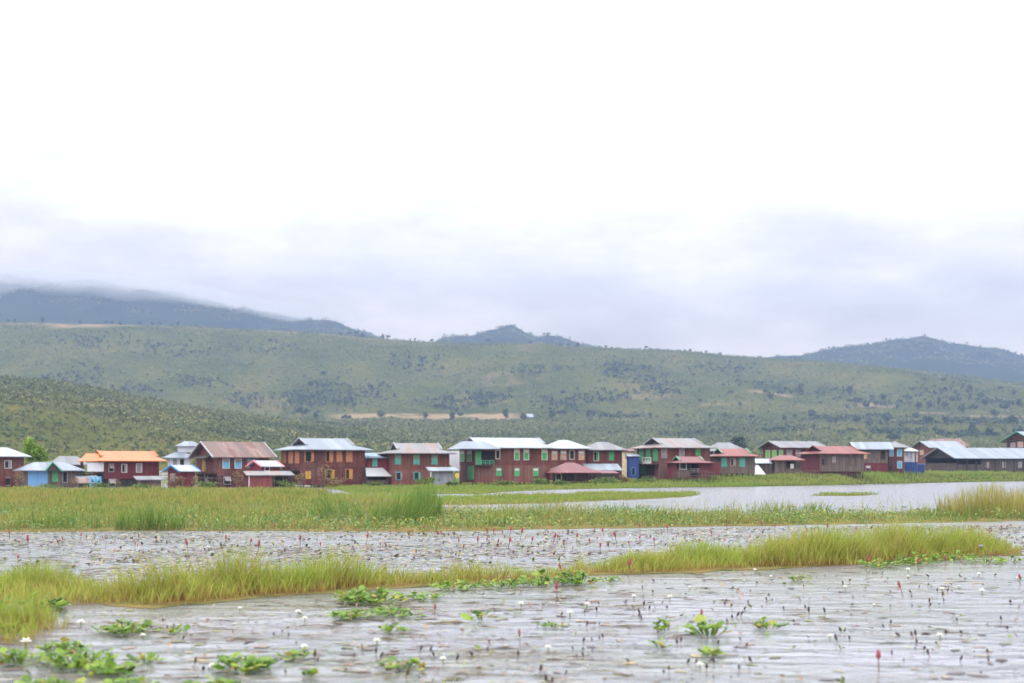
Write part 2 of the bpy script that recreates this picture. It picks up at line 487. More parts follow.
# polygons on the water plane, read off the picture rows where each mat meets the water
P_ISLE = poly_world([(88, 604), (150, 608), (205, 604), (262, 598), (330, 594), (400, 588), (470, 585), (540, 581), (600, 575), (660, 574), (720, 571), (790, 568), (860, 566), (930, 562), (1018, 555), (1020, 549), (930, 553), (800, 558), (700, 562), (640, 565), (590, 571), (520, 577), (420, 580), (330, 584), (250, 588), (160, 592), (90, 594)])
P_LEFT1 = poly_world([(-160, 612), (70, 607), (112, 604), (112, 592), (60, 588), (-160, 589)])
P_LEFT2 = poly_world([(-200, 652), (30, 648), (72, 632), (62, 618), (-200, 618)])
P_MID = poly_world([(-300, 532), (0, 532), (150, 531), (300, 531), (430, 532), (560, 529), (700, 527), (860, 524), (1024, 521), (1300, 521), (1300, 511), (1024, 512), (880, 514), (740, 514), (640, 514), (560, 514), (470, 512), (420, 511), (350, 509), (-300, 509)])
P_MARSH = poly_world([(-300, 510), (345, 510), (420, 512), (435, 506), (380, 503), (340, 500), (335, 494), (315, 490), (-300, 488.3)])
P_STRIP = poly_world([(395, 504.5), (470, 504.8), (540, 503.5), (620, 500), (690, 496.8), (702, 494.6), (680, 493.5), (600, 494), (520, 496.5), (440, 498.5), (395, 500)])
P_STRIP2 = poly_world([(810, 495.8), (850, 496), (880, 495), (870, 494), (830, 494.2)])
P_STRIP3 = poly_world([(318, 499.5), (350, 501), (400, 500), (432, 497.6), (405, 495.6), (340, 495)])

def mat_mesh(name, p, z=0.03, step=None):
    """a low irregular mat of roots and mud floating on the water"""
    from mathutils.geometry import tessellate_polygon
    n = len(p); pts = []
    for i in range(n):
        a = p[i]; bq = p[(i + 1) % n]
        k = max(2, int(np.hypot(*(bq - a)) / (0.02 * (a[1] + bq[1]) / 2)))
        k = min(k, 40)
        for j in range(k):
            q = a + (bq - a) * j / k
            q = q + 0.012 * q[1] * (rng.uniform(-1, 1, 2)) * (0.5, 0.8)
            pts.append((q[0], q[1], z))
    tri = tessellate_polygon([[Vector(q) for q in pts]])
    mb = MB(); mb.shell(pts, [tuple(t) for t in tri], 0.12)
    return mb

m, nt, N, L, out = new_mat('marsh_mud')
tc = N.new('ShaderNodeTexCoord')
n = noise(N, L, tc.outputs['Object'], 1.3, 5.0, 0.65)
r = ramp(N, [(0.3, (0.07, 0.08, 0.03, 1)), (0.5, (0.16, 0.14, 0.055, 1)), (0.7, (0.26, 0.17, 0.08, 1))]); L.new(n, r.inputs[0])
b = N.new('ShaderNodeBsdfDiffuse'); L.new(r.outputs[0], b.inputs[0]); L.new(b.outputs[0], out.inputs[0])
M['mud'] = m
for nm, p in (('marsh_ground', P_ISLE), ('marsh_ground', P_MID), ('marsh_ground', P_MARSH), ('marsh_ground', P_STRIP), ('marsh_ground', P_STRIP2)):
    tag(mat_mesh(nm, p, 0.010 + 0.003 * rng.uniform(0, 1)).build(nm, M['mud']), kind='structure')

# ------------------------------------------------------------------ grass
def blades(x, y, z, h, w, lean=0.35, curve=0.5, yaw=None, wind=0.0):
    n = len(x)
    yaw = rng.uniform(0, 2 * np.pi, n) if yaw is None else yaw
    ld = rng.uniform(0, 2 * np.pi, n)
    lx = np.cos(ld) * lean * rng.uniform(0.1, 1, n) + wind
    ly = np.sin(ld) * lean * rng.uniform(0.1, 1, n)
    wx = np.cos(yaw) * w / 2; wy = np.sin(yaw) * w / 2
    base = np.stack([x, y, z], -1)
    def pt(t, k):
        off = h * (t * 0.45 + curve * t * t)
        c = base + np.stack([lx * off, ly * off, h * (t - 0.12 * curve * t * t)], -1)
        s = np.stack([wx * k, wy * k, 0 * wx], -1)
        return c - s, c + s
    a0, a1 = pt(0, 0.8); b0, b1 = pt(0.4, 1.0); c0, c1 = pt(0.75, 0.7); t0, _ = pt(1.0, 0.0)
    co = np.stack([a0, a1, b0, b1, c0, c1, t0], 1).reshape(-1, 3)
    o = np.arange(n)[:, None] * 7
    q = np.concatenate([o + np.array([[0, 1, 3, 2]]), o + np.array([[2, 3, 5, 4]])])
    tr = o + np.array([[4, 5, 6]])
    tt = np.tile(np.array([0, 0, .4, .4, .75, .75, 1.0]), n)
    return co, q, tr, tt

def edge_dist(p, x, y):
    m_ = np.full(x.shape, 1e9)
    for i in range(len(p)):
        a = p[i]; b_ = p[(i + 1) % len(p)]; e = b_ - a
        t = np.clip(((x - a[0]) * e[0] + (y - a[1]) * e[1]) / (e @ e + 1e-9), 0, 1)
        m_ = np.minimum(m_, np.hypot(x - a[0] - t * e[0], y - a[1] - t * e[1]))
    return m_

def thin(p, x, y, w, gap, cs, seed):
    """keeps fewer and lower blades towards the edge of a mat and in its gaps"""
    e = sstep(-.05, 1, edge_dist(p, x, y) / (w * (.4 + 1.2 * fbm(x / .9, y / .9, seed, 3))))
    g = sstep(gap - .12, gap + .14, fbm(x / cs, y / (cs * .7), seed + 3, 3))
    k = rng.uniform(0, 1, len(x)) < (0.12 + .88 * e) * (0.10 + .90 * g)
    return k, (0.35 + .65 * e) * (.45 + .55 * g)

def grass_obj(name, chunks, mat, label=None):
    co = []; qs = []; ts = []; tt = []; o = 0
    for c, q, t, a in chunks:
        co.append(c); qs.append(q + o); ts.append(t + o); tt.append(a); o += len(c)
    me = np_mesh(name, np.concatenate(co), [np.concatenate(qs), np.concatenate(ts)], {'t': np.concatenate(tt)})
    return tag(link(name, me, mat), label, 'grass', kind='stuff')

def leaves(x, y, z, size, flat=0.5, n_v=4):
    """small leaf-shaped quads, tilted at random; flat=1 lies level"""
    n = len(x)
    a = rng.uniform(0, 2 * np.pi, n)
    tilt = rng.normal(0, 1, (n, 2)) * (1 - flat) * 1.1
    ux = np.stack([np.cos(a), np.sin(a), tilt[:, 0]], -1)
    uy = np.stack([-np.sin(a), np.cos(a), tilt[:, 1]], -1)
    ux /= np.linalg.norm(ux, axis=1)[:, None]; uy /= np.linalg.norm(uy, axis=1)[:, None]
    s = size[:, None]
    c = np.stack([x, y, z], -1)
    co = np.stack([c - ux * s, c - ux * s * .25 - uy * s * .5, c + ux * s * .55 - uy * s * .42, c + ux * s, c + ux * s * .55 + uy * s * .42, c - ux * s * .25 + uy * s * .5], 1).reshape(-1, 3)
    f = np.arange(n)[:, None] * 6 + np.arange(6)[None]
    return co, f

def leaf_obj(name, chunks, mat):
    co = []; fs = []; o = 0
    for c, f in chunks:
        co.append(c); fs.append(f + o); o += len(c)
    return np_mesh(name, np.concatenate(co), [np.concatenate(fs)])

M['grass_near'] = leaf_mat('island_grass', [(0, (0.19, 0.26, 0.035, 1)), (0.45, (0.33, 0.38, 0.06, 1)), (0.8, (0.45, 0.43, 0.10, 1)), (0.92, (0.50, 0.37, 0.14, 1)), (1, (0.30, 0.16, 0.08, 1))], base=(0.34, 0.19, 0.075, 1), patch=(0.27, 0.37, 0.05, 1), patch_scale=0.7)
M['grass_far'] = leaf_mat('marsh_grass', [(0, (0.07, 0.13, 0.025, 1)), (0.4, (0.19, 0.27, 0.045, 1)), (0.75, (0.32, 0.36, 0.07, 1)), (0.92, (0.40, 0.34, 0.11, 1)), (1, (0.30, 0.17, 0.08, 1))], base=(0.15, 0.15, 0.045, 1), patch=(0.33, 0.28, 0.08, 1), patch_scale=0.30)
M['grass_bank'] = leaf_mat('bank_grass', [(0, (0.13, 0.22, 0.035, 1)), (0.6, (0.22, 0.32, 0.055, 1)), (1, (0.31, 0.35, 0.08, 1))], base=(0.16, 0.22, 0.05, 1), patch=(0.28, 0.29, 0.075, 1), patch_scale=0.06)
M['reed'] = leaf_mat('green_reeds', [(0, (0.08, 0.17, 0.03, 1)), (0.6, (0.15, 0.26, 0.045, 1)), (1, (0.24, 0.31, 0.06, 1))], base=(0.12, 0.16, 0.04, 1))
M['drygrass'] = leaf_mat('dry_tall_grass', [(0, (0.22, 0.24, 0.05, 1)), (0.6, (0.36, 0.32, 0.08, 1)), (1, (0.46, 0.36, 0.15, 1))], base=(0.24, 0.24, 0.06, 1))
M['hyac'] = leaf_mat('floating_plant_leaves', [(0, (0.06, 0.14, 0.02, 1)), (0.45, (0.15, 0.28, 0.03, 1)), (0.8, (0.28, 0.40, 0.055, 1)), (0.92, (0.42, 0.38, 0.08, 1)), (1, (0.28, 0.15, 0.06, 1))], rough=0.4)
M['mixleaf'] = leaf_mat('marsh_plant_leaves', [(0, (0.07, 0.14, 0.045, 1)), (0.5, (0.14, 0.25, 0.07, 1)), (0.85, (0.30, 0.40, 0.11, 1)), (1, (0.45, 0.34, 0.08, 1))], patch=(0.17, 0.24, 0.10, 1), patch_scale=0.25)

# long front island
x, y = sample(P_ISLE, 44000, 0.5, 0.8, 11, -.08)
kk, hk = thin(P_ISLE, x, y, .8, .25, 1.3, 201)
x = x[kk]; y = y[kk]; hk = hk[kk]
hh = 0.66 * np.clip(-0.10 + 1.6 * fbm(x / 0.9, y / 0.7, 41, 4), .12, 2) * rng.uniform(0.35, 1.35, len(x)) * hk
u_ = 512 + x / y * F
hh *= 1.0 * lerp(u_, [(60, .8), (120, 1.05), (330, 1.05), (430, .95), (500, .85), (570, .82), (630, .86), (700, 1.0), (760, 1.08), (960, 1.1), (1000, .8), (1030, .6)])
ch1 = blades(x, y, 0 * x + 0.02, hh, 0.011 + 0 * x, 0.85, 0.5, wind=0.08)
grass_obj('grass', [ch1], M['grass_near'], 'yellow green grass growing on the long floating island')
chs = []
for p, n, k, cs in ((P_LEFT1, 8500, 0.45, 0.6), (P_LEFT2, 9500, 0.50, 0.6)):
    x, y = sample(p, n, cs, 1.0, 13)
    kk, hk = thin(p, x, y, .5, .36, .7, 207)
    x = x[kk]; y = y[kk]; hk = hk[kk]
    hh = k * (0.2 + 1.1 * fbm(x / 0.8, y / 0.8, 43, 3)) * rng.uniform(0.4, 1.3, len(x)) * hk
    chs.append(blades(x, y, 0 * x + 0.02, hh, 0.010 + 0 * x, 0.55, 0.5))
grass_obj('grass', chs, M['grass_near'], 'low grass at the left edge of the foreground water')
# middle band and the marsh behind it on the left
chs = []
x, y = sample(P_MID, 30000, 0.5, 3.0, 17)
kk, hk = thin(P_MID, x, y, 1.6, .38, 2.5, 211)
x = x[kk]; y = y[kk]; hk = hk[kk]
u_ = 512 + x / y * F
hh = lerp(u_, [(-300, .45), (350, .42), (470, .30), (1300, .27)]) * (0.0 + 1.6 * fbm(x / 2.0, y / 2.0, 47, 4)) * rng.uniform(0.4, 1.35, len(x)) * hk * 1.1
chs.append(blades(x, y, 0 * x + 0.02, hh, 0.024 + 0 * x, 0.5, 0.4))
x, y = sample(P_MARSH, 56000, 0.6, 5.0, 19)
kk, hk = thin(P_MARSH, x, y, 2.5, .33, 5.0, 213)
x = x[kk]; y = y[kk]; hk = hk[kk]
hh = 0.50 * (-0.1 + 1.7 * fbm(x / 3.0, y / 4.0, 49, 4)).clip(.08) * rng.uniform(0.4, 1.45, len(x)) * hk * 1.15 * lerp(y, [(60, 1.0), (100, 1.0), (135, .55)])
chs.append(blades(x, y, 0 * x + 0.02, hh, 0.0005 * y, 0.45, 0.4))
chs2 = []
for p, n in ((P_STRIP, 9000), (P_STRIP2, 500), (P_STRIP3, 2600)):
    x, y = sample(p, n, 0.35, 3.0, 23)
    hh = 0.34 * (0.1 + 1.3 * fbm(x / 2.0, y / 3.0, 51, 4)) * rng.uniform(0.5, 1.25, len(x))
    chs2.append(blades(x, y, 0 * x + 0.02, hh, 0.05 + 0 * x, 0.5, 0.4))
grass_obj('grass', chs2, M['grass_bank'], 'green grass on the low strips lying in the far channel')
# taller tussocks standing out of the sward
tx, ty = sample(P_MARSH, 130, 0.0, 5.0, 91); tx2, ty2 = sample(P_MID, 60, 0.0, 5.0, 92)
tx = np.concatenate([tx, tx2]); ty = np.concatenate([ty, ty2])
nb = 70
x = np.repeat(tx, nb) + rng.normal(0, 1, len(tx) * nb) * np.repeat(rng.uniform(.25, .9, len(tx)), nb)
y = np.repeat(ty, nb) + rng.normal(0, .5, len(tx) * nb)
hh = np.repeat(rng.uniform(.35, .95, len(tx)) * lerp(ty, [(44, .75), (90, 1), (130, .7)]), nb) * rng.uniform(.3, 1.15, len(x))
chs.append(blades(x, y, 0 * x + 0.02, hh, 0.00045 * y, 0.6, 0.5, wind=.12))
grass_obj('grass', chs, M['grass_far'], 'marsh grass in the bands between the water channels')
tx, ty = sample(P_MARSH, 70, 0.0, 5.0, 93); tx2, ty2 = sample(P_MID, 70, 0.0, 5.0, 94)
tx = np.concatenate([tx, tx2]); ty = np.concatenate([ty, ty2])
x = np.repeat(tx, nb) + rng.normal(0, 1, len(tx) * nb) * np.repeat(rng.uniform(.25, 1.1, len(tx)), nb)
y = np.repeat(ty, nb) + rng.normal(0, .5, len(tx) * nb)
hh = np.repeat(rng.uniform(.3, .9, len(tx)) * lerp(ty, [(44, .7), (90, 1), (130, .7)]), nb) * rng.uniform(.3, 1.15, len(x))
grass_obj('reeds', [blades(x, y, 0 * x + 0.02, hh, 0.00045 * y, 0.7, 0.6, wind=.15)], M['reed'], 'darker green reeds scattered through the marsh grass')
# broad leaved plants along the middle band
x, y = sample(P_MID, 34000, 0.5, 2.2, 29, 0.0)
u_ = 512 + x / y * F
zz = 0.03 + rng.uniform(0, 1, len(x)) ** 1.2 * (0.02 + 0.55 * fbm(x / 1.5, y / 1.5, 53, 3))
ob = link('marsh_plants', leaf_obj('marsh_plants', [leaves(x, y, zz, rng.uniform(.03, .075, len(x)), 0.3)], None), M['mixleaf'])
tag(ob, 'low leafy plants along the edge of the middle marsh band', 'plants', kind='stuff')
# grass on the far bank in front of the houses
q = 60000
u_ = rng.uniform(-60, 1084, q)
db = bank_edge(u_)
d_ = db + rng.uniform(0, 1, q) ** 1.25 * np.maximum(60, 0.30 * db)
zg = terrain(u_, d_)
x = (u_ - 512) / F * d_; y = d_
hh = (0.04 + 0.62 * fbm(x / 3.0, y / 5.0, 57, 4)) * rng.uniform(0.5, 1.3, q) * lerp(u_, [(-60, .5), (390, .55), (430, .9), (460, .6), (560, .6), (640, 1.0), (760, 1.3), (1084, 1.5)])
grass_obj('grass', [blades(x, y, zg - 0.02, hh, 0.00055 * d_, 0.4, 0.35)], M['grass_bank'], 'green grass on the far bank in front of the houses')

# separate clumps of tall reeds
def reed_clump(name, px, py, n, h, spread, mat, label, cat, group=None, lean=0.45, wind=0.0, w=0.02):
    X, Y = gp(px, py)
    a = np.clip(rng.normal(0, 1, (n, 2)), -1.3, 1.3) * np.array(spread)
    hh = h * rng.uniform(0.35, 1.1, n) * np.exp(-0.25 * (a[:, 0] / spread[0]) ** 2)
    co, q, t, tt = blades(a[:, 0], a[:, 1], np.zeros(n), hh, w * rng.uniform(.6, 1.2, n), lean, 0.5, wind=wind)
    me = np_mesh(name, co, [q, t], {'t': tt})
    o = link(name, me, mat)
    o.location = (X, Y, 0.02)
    return tag(o, label, cat, group)
reed_clump('reed_clump', 398, 524, 420, 1.35, (0.75, 0.5), M['reed'], 'dark green leaning reed clump at the channel mouth, left of the taller pair', 'reeds', 'reed clumps in the marsh', wind=0.30)
reed_clump('reed_clump', 424, 521, 420, 1.75, (0.45, 0.4), M['reed'], 'tall upright green reed clump standing where the narrow channel meets the marsh', 'reeds', 'reed clumps in the marsh', wind=0.05, lean=.25)
reed_clump('reed_clump', 338, 521, 240, 1.25, (0.7, 0.5), M['reed'], 'thin green reed clump bent over in front of the big pale-roofed red house', 'reeds', 'reed clumps in the marsh', wind=-0.35)
reed_clump('reed_clump', 150, 530, 380, 1.05, (0.75, 0.4), M['reed'], 'bushy green reed clump on the left marsh below the orange-roofed house', 'reeds', 'reed clumps in the marsh')
reed_clump('reed_clump', 60, 528, 330, 0.62, (0.9, 0.4), M['reed'], 'low blue green reed clump on the left marsh in front of the sky blue hut', 'reeds', 'reed clumps in the marsh')
reed_clump('tall_grass_clump', 990, 517, 1500, 1.55, (1.35, 1.0), M['drygrass'], 'tall bushy yellow grass clump at the right end of the middle band', 'grass clump', lean=.3)
reed_clump('tall_grass_clump', 1035, 514, 900, 1.5, (1.0, 1.0), M['drygrass'], 'tall yellow grass clump cut by the right edge of the picture', 'grass clump', lean=.3)
# thin bare stalks along the channel
q = 760
u_ = np.concatenate([rng.uniform(560, 960, 260), rng.uniform(400, 600, q - 260)])
d_ = rng.uniform(55, 70, q)
x = (u_ - 512) / F * d_
grass_obj('dry_stalks', [blades(x, d_, 0 * x, rng.uniform(.35, 1.0, q), 0.018 + 0 * x, 0.75, 0.7)], M['drygrass'], 'thin bent stalks standing along the edge of the channel')

# ------------------------------------------------------------------ floating leaves and litter
M['litter'] = leaf_mat('floating_leaves', [(0, (0.05, 0.035, 0.032, 1)), (0.25, (0.15, 0.09, 0.085, 1)), (0.45, (0.25, 0.19, 0.17, 1)), (0.62, (0.19, 0.19, 0.07, 1)), (0.78, (0.14, 0.22, 0.05, 1)), (0.9, (0.36, 0.28, 0.12, 1)), (1, (0.30, 0.10, 0.08, 1))], trans=0.1, rough=0.3)
def wside(x, y):
    """the right of the foreground is nearly clear water"""
    u = 512 + x / y * F
    k = rng.uniform(0, 1, len(x)) < lerp(u, [(0, 1), (560, 1), (760, .35), (1100, .25)])
    return x[k], y[k]
chs = []
P_W1 = poly_world([(-200, 690), (1250, 690), (1250, 552), (1020, 556), (700, 574), (500, 588), (300, 600), (80, 612), (-200, 620)])
x, y = wside(*sample(P_W1, 5200, 0.95, 1.6, 61, .03))
chs.append(leaves(x, y, 0.010 + rng.uniform(0, 1, len(x)) * .010, rng.uniform(.015, .048, len(x)), 0.95))
x, y = wside(*sample(P_W1, 900, 0.99, 1.6, 62, .12))
chs.append(leaves(x, y, 0.006 + rng.uniform(0, 1, len(x)) * .006, rng.uniform(.05, .13, len(x)), 0.985))
x, y = sample(P_W1, 700, 0.9, 1.0, 63)
chs.append(leaves(x, y, 0.03 + 0 * x, rng.uniform(.02, .045, len(x)), 0.3))
P_W2 = poly_world([(-200, 592), (150, 592), (400, 582), (520, 576), (620, 566), (800, 558), (1100, 548), (1250, 546), (1250, 524), (860, 526), (560, 531), (-200, 533)])
x, y = sample(P_W2, 5500, 0.9, 2.5, 65, .03)
chs.append(leaves(x, y, 0.006 + rng.uniform(0, 1, len(x)) * .006, rng.uniform(.06, .17, len(x)), 0.985))
x, y = sample(P_W2, 11000, 0.75, 3.0, 67)
chs.append(leaves(x, y, 0.012 + rng.uniform(0, 1, len(x)) * .012, rng.uniform(.03, .10, len(x)), 0.92))
x, y = sample(P_W2, 2600, 0.8, 2.0, 69)
chs.append(leaves(x, y, 0.03 + 0 * x, rng.uniform(.03, .07, len(x)), 0.4))
ob = link('floating_leaves', leaf_obj('floating_leaves', chs, None), M['litter'])
tag(ob, 'dead leaves and small pads floating on the open water', 'leaves', kind='stuff')
# straw and stems lying on the surface
x, y = wside(*sample(P_W1, 5200, 0.98, 1.5, 71, .08))
n = len(x)
ang = rng.normal(0, 0.25, n); ln = rng.uniform(.08, .55, n); wd = rng.uniform(.006, .026, n)
dx = np.cos(ang) * ln / 2; dy = np.sin(ang) * ln / 2
zz = np.full(n, 0.009)
co = np.stack([np.stack([x - dx, y - dy, zz], -1), np.stack([x + dy / ln * wd, y - dx / ln * wd, zz + .012], -1), np.stack([x + dx, y + dy, zz], -1), np.stack([x - dy / ln * wd, y + dx / ln * wd, zz + .012], -1)], 1).reshape(-1, 3)
M['straw'] = leaf_mat('floating_straw', [(0, (0.10, 0.06, 0.04, 1)), (0.5, (0.22, 0.14, 0.09, 1)), (0.8, (0.32, 0.24, 0.13, 1)), (1, (0.34, 0.32, 0.13, 1))], trans=0.1)
ob = link('floating_straw', np_mesh('floating_straw', co, [np.arange(n)[:, None] * 4 + np.arange(4)[None]]), M['straw'])
tag(ob, 'straw and dead stems lying on the foreground water', 'straw', kind='stuff')

# ------------------------------------------------------------------ floating leafy plants (each clump a thing)
def broad_leaf_mesh(name, n, rx, ry, h, ls, flat=0.35):
    """stalked round leaves standing up out of a floating rosette"""
    co = []; fs = []; o = 0
    for i in range(n):
        r = math.sqrt(rng.uniform(0, 1)); a = rng.uniform(0, 2 * math.pi)
        bx, by = r * rx * math.cos(a), r * ry * math.sin(a)
        hz = h * rng.uniform(0.15, 1) * (1.1 - 0.6 * r)
        yaw = rng.uniform(0, 2 * math.pi); el = rng.uniform(0.0, 1.1) * (1 - flat)
        s = ls * rng.uniform(0.6, 1.2)
        d = np.array([math.cos(yaw) * math.cos(el), math.sin(yaw) * math.cos(el), math.sin(el)])
        w = np.array([-math.sin(yaw), math.cos(yaw), 0.0])
        upv = np.cross(d, w)
        p = np.array([bx, by, hz])
        ring = []
        for t, k, c in ((0, .12, 0), (.25, .42, .05), (.6, .46, .02), (.88, .25, -.06)):
            ring.append(p + d * s * t - w * s * k + upv * (c - .06) * s)
            ring.append(p + d * s * t + upv * c * s * -1)
            ring.append(p + d * s * t + w * s * k + upv * (c - .06) * s)
        tip = p + d * s * 1.02 - upv * .05 * s
        foot = np.array([bx * .6, by * .6, 0.0])
        pts = ring + [tip, foot - w * .006, foot + w * .006]
        co += pts
        for k in range(3):
            b0 = o + k * 3
            fs.append((b0, b0 + 1, b0 + 4, b0 + 3)); fs.append((b0 + 1, b0 + 2, b0 + 5, b0 + 4))
        fs.append((o + 9, o + 10, o + 12)); fs.append((o + 10, o + 11, o + 12))
        fs.append((o + 13, o + 14, o + 2, o)) if True else None
        o += len(pts)
    me = bpy.data.meshes.new(name)
    me.from_pydata([tuple(map(float, c)) for c in co], [], fs); me.update()
    return me

def plant(px, py, wpx, hpx, n, ls, label, group=None, mat='hyac', name='floating_plant', flat=.35):
    X, Y = gp(px, py)
    s = Y / F
    n = int(n * 1.25); wpx *= 1.1
    me = broad_leaf_mesh(name, n, wpx * s / 2, min(wpx * s * .55, 0.6), hpx * s * .85, ls * .9, flat)
    o = link(name, me, M[mat]); o.location = (X, Y, 0.015)
    return tag(o, label, 'water plant', group)
G = 'leafy plants floating on the water'
PL = [
 (370, 603, 66, 17, 130, .11, 'dense dark green leafy plant at the island edge, largest of the floating plants'),
 (352, 619, 42, 11, 50, .10, 'bright green leafy mat floating just in front of the largest dense plant'),
 (395, 617, 44, 11, 50, .10, 'light green leafy mat floating to the right of the bright mat below the dense plant'),
 (390, 633, 30, 8, 20, .10, 'small yellow green rosette floating by itself below the two leafy mats'),
 (455, 590, 44, 9, 55, .10, 'low green leaves at the left end of the leafy fringe along the island'),
 (500, 588, 46, 11, 60, .10, 'green leafy clump in the fringe at the gap in the island grass'),
 (540, 586, 40, 14, 60, .11, 'taller green leafy clump in the fringe right of the gap in the island grass'),
 (578, 585, 44, 16, 70, .12, 'dark and light green leafy clump in the fringe with leaves standing highest'),
 (608, 583, 26, 8, 24, .10, 'yellowish leafy clump at the right end of the fringe along the island'),
 (482, 622, 26, 13, 7, .16, 'three big upright bright leaves standing alone in open water'),
 (551, 628, 22, 6, 14, .09, 'flat yellow green rosette floating in mid water beside white flowers'),
 (665, 632, 20, 14, 14, .11, 'upright light green sprig with yellow foot left of the reddish one'),
 (708, 636, 34, 20, 26, .12, 'yellow green plant with a reddish spike rising beside it'),
 (767, 630, 26, 14, 16, .12, 'bright green sprig with spreading leaves on open water'),
 (713, 657, 26, 8, 14, .10, 'flat pale green rosette low in the foreground below the yellow green plant'),
 (800, 582, 26, 9, 18, .10, 'small bright leafy plant close to the island edge'),
 (878, 568, 40, 11, 50, .10, 'left part of the bright leafy fringe at the right end of the island'),
 (915, 565, 42, 13, 56, .10, 'middle of the leafy fringe at the right end of the island, near a lilac flower'),
 (955, 561, 44, 13, 50, .10, 'right part of the leafy fringe at the right end of the island'),
 (1008, 563, 30, 10, 28, .09, 'leafy plant floating off the right tip of the island'),
 (36, 611, 58, 15, 34, .20, 'large dark round leaves floating between the two grass patches at the left edge'),
 (128, 634, 54, 15, 60, .10, 'bright green leafy plant floating below the left end of the island'),
 (178, 634, 22, 6, 14, .09, 'tiny leafy rosette floating right of the bright plant below the island'),
 (20, 664, 56, 16, 50, .10, 'blurred green plant in the lower left corner, against the frame edge'),
 (80, 668, 66, 20, 75, .10, 'wide blurred green plant in the lower left, with the tallest leaves there'),
 (148, 663, 26, 9, 18, .09, 'small blurred green rosette right of the wide plant in the lower left'),
 (243, 671, 56, 19, 60, .11, 'bright yellow green plant floating alone in the lower left water'),
 (296, 660, 24, 9, 14, .11, 'small green plant with a white flower floating right of the bright yellow green one'),
 (45, 690, 60, 10, 50, .10, 'green plant cut off by the bottom edge at the left'),
 (130, 688, 50, 10, 40, .10, 'yellow green plant cut off by the bottom edge, next to the corner one'),
 (398, 671, 44, 12, 18, .12, 'sparse green plant with brown foot low in the middle foreground'),
 (308, 678, 20, 7, 10, .09, 'tiny leafy plant near the bottom edge below the one with a white flower'),
 (62, 652, 40, 12, 44, .10, 'green plant between the corner plant and the bright one below the island'),
 (110, 676, 44, 14, 44, .11, 'light green plant just above the two cut off by the bottom edge at the left'),
 (12, 632, 34, 10, 30, .10, 'leafy plant at the foot of the left edge grass patch'),
 (425, 600, 40, 9, 36, .10, 'low green leaves between the dense plant and the leafy fringe'),
 (210, 690, 50, 10, 36, .10, 'yellow green plant cut off by the bottom edge below the lone bright plant'),
 (660, 650, 16, 9, 8, .10, 'tiny upright sprig left of the flat pale green rosette in the foreground'),
 (985, 564, 36, 9, 30, .10, 'leafy strip between the right fringe and the plant off the island tip'),
 (25, 588, 50, 8, 30, .10, 'pale leafy plant on the far side of the left grass patch'),
]
for p in PL:
    plant(*p[:6], p[6], G)

# ------------------------------------------------------------------ flowers, spikes and buds (each a thing)
M['redflower'] = leaf_mat('red_flower_spike', [(0, (0.22, 0.045, 0.055, 1)), (0.6, (0.33, 0.075, 0.09, 1)), (1, (0.30, 0.14, 0.11, 1))], trans=0.15)
M['stem'] = leaf_mat('brown_stem', [(0, (0.13, 0.06, 0.045, 1)), (1, (0.22, 0.12, 0.07, 1))], trans=0.0)
M['greenstem'] = leaf_mat('green_stem', [(0, (0.12, 0.18, 0.05, 1)), (1, (0.16, 0.22, 0.06, 1))], trans=0.0)
M['petal'] = leaf_mat('white_petals', [(0, (0.80, 0.80, 0.80, 1)), (1, (0.86, 0.86, 0.84, 1))], trans=0.25)
M['lilac'] = leaf_mat('lilac_petals', [(0, (0.46, 0.42, 0.78, 1)), (1, (0.55, 0.50, 0.82, 1))], trans=0.25)
M['pollen'] = paint('yellow_centre', (0.75, 0.50, 0.05, 1))
M['bud'] = paint('dark_bud', (0.045, 0.022, 0.026, 1))

def lathe(mb, prof, n=7, cx=0, cy=0, jit=0.0):
    i = len(mb.v)
    for z, r in prof:
        for k in range(n):
            t = 2 * math.pi * k / n
            rr = r * (1 + jit * (random.random() - .5))
            mb.v.append((cx + rr * math.cos(t), cy + rr * math.sin(t), z))
    for a in range(len(prof) - 1):
        for k in range(n):
            k2 = (k + 1) % n
            mb.f.append((i + a * n + k, i + a * n + k2, i + (a + 1) * n + k2, i + (a + 1) * n + k))
    mb.f.append(tuple(i + k for k in reversed(range(n))))
    mb.f.append(tuple(i + (len(prof) - 1) * n + k for k in range(n)))
    return mb

def spike_proto():
    r = empty('red_flower_spike', (0, 0, 0))
    MB().bar((0, 0, -.05), (.012, 0, .19), .008, .007).build('stem', M['stem'], r)
    mb = MB(); lathe(mb, [(.165, .008), (.18, .020), (.21, .027), (.25, .026), (.285, .018), (.30, .005)], 8, .012, 0, .5)
    mb.build('flower_head', M['redflower'], r)
    return r
def copy_tree(o):
    c = o.copy(); COL.objects.link(c)
    for ch in o.children:
        d = ch.copy(); COL.objects.link(d); d.parent = c
    return c
spike0 = spike_proto(); used = [False]
def spike(px, py, k, label, group):
    global spike0
    o = spike0 if not used[0] else copy_tree(spike0)
    used[0] = True
    X, Y = gp(px, py)
    o.location = (X, Y, 0); k2 = k * rng.uniform(.6, 1.1); o.scale = (k2 * rng.uniform(.85, 1.2), k2, k2 * rng.uniform(.7, 1.25))
    o.rotation_euler = (rng.normal(0, .1), rng.normal(0, .13), rng.uniform(0, 6.28))
    tag(o, label, 'flower', group)
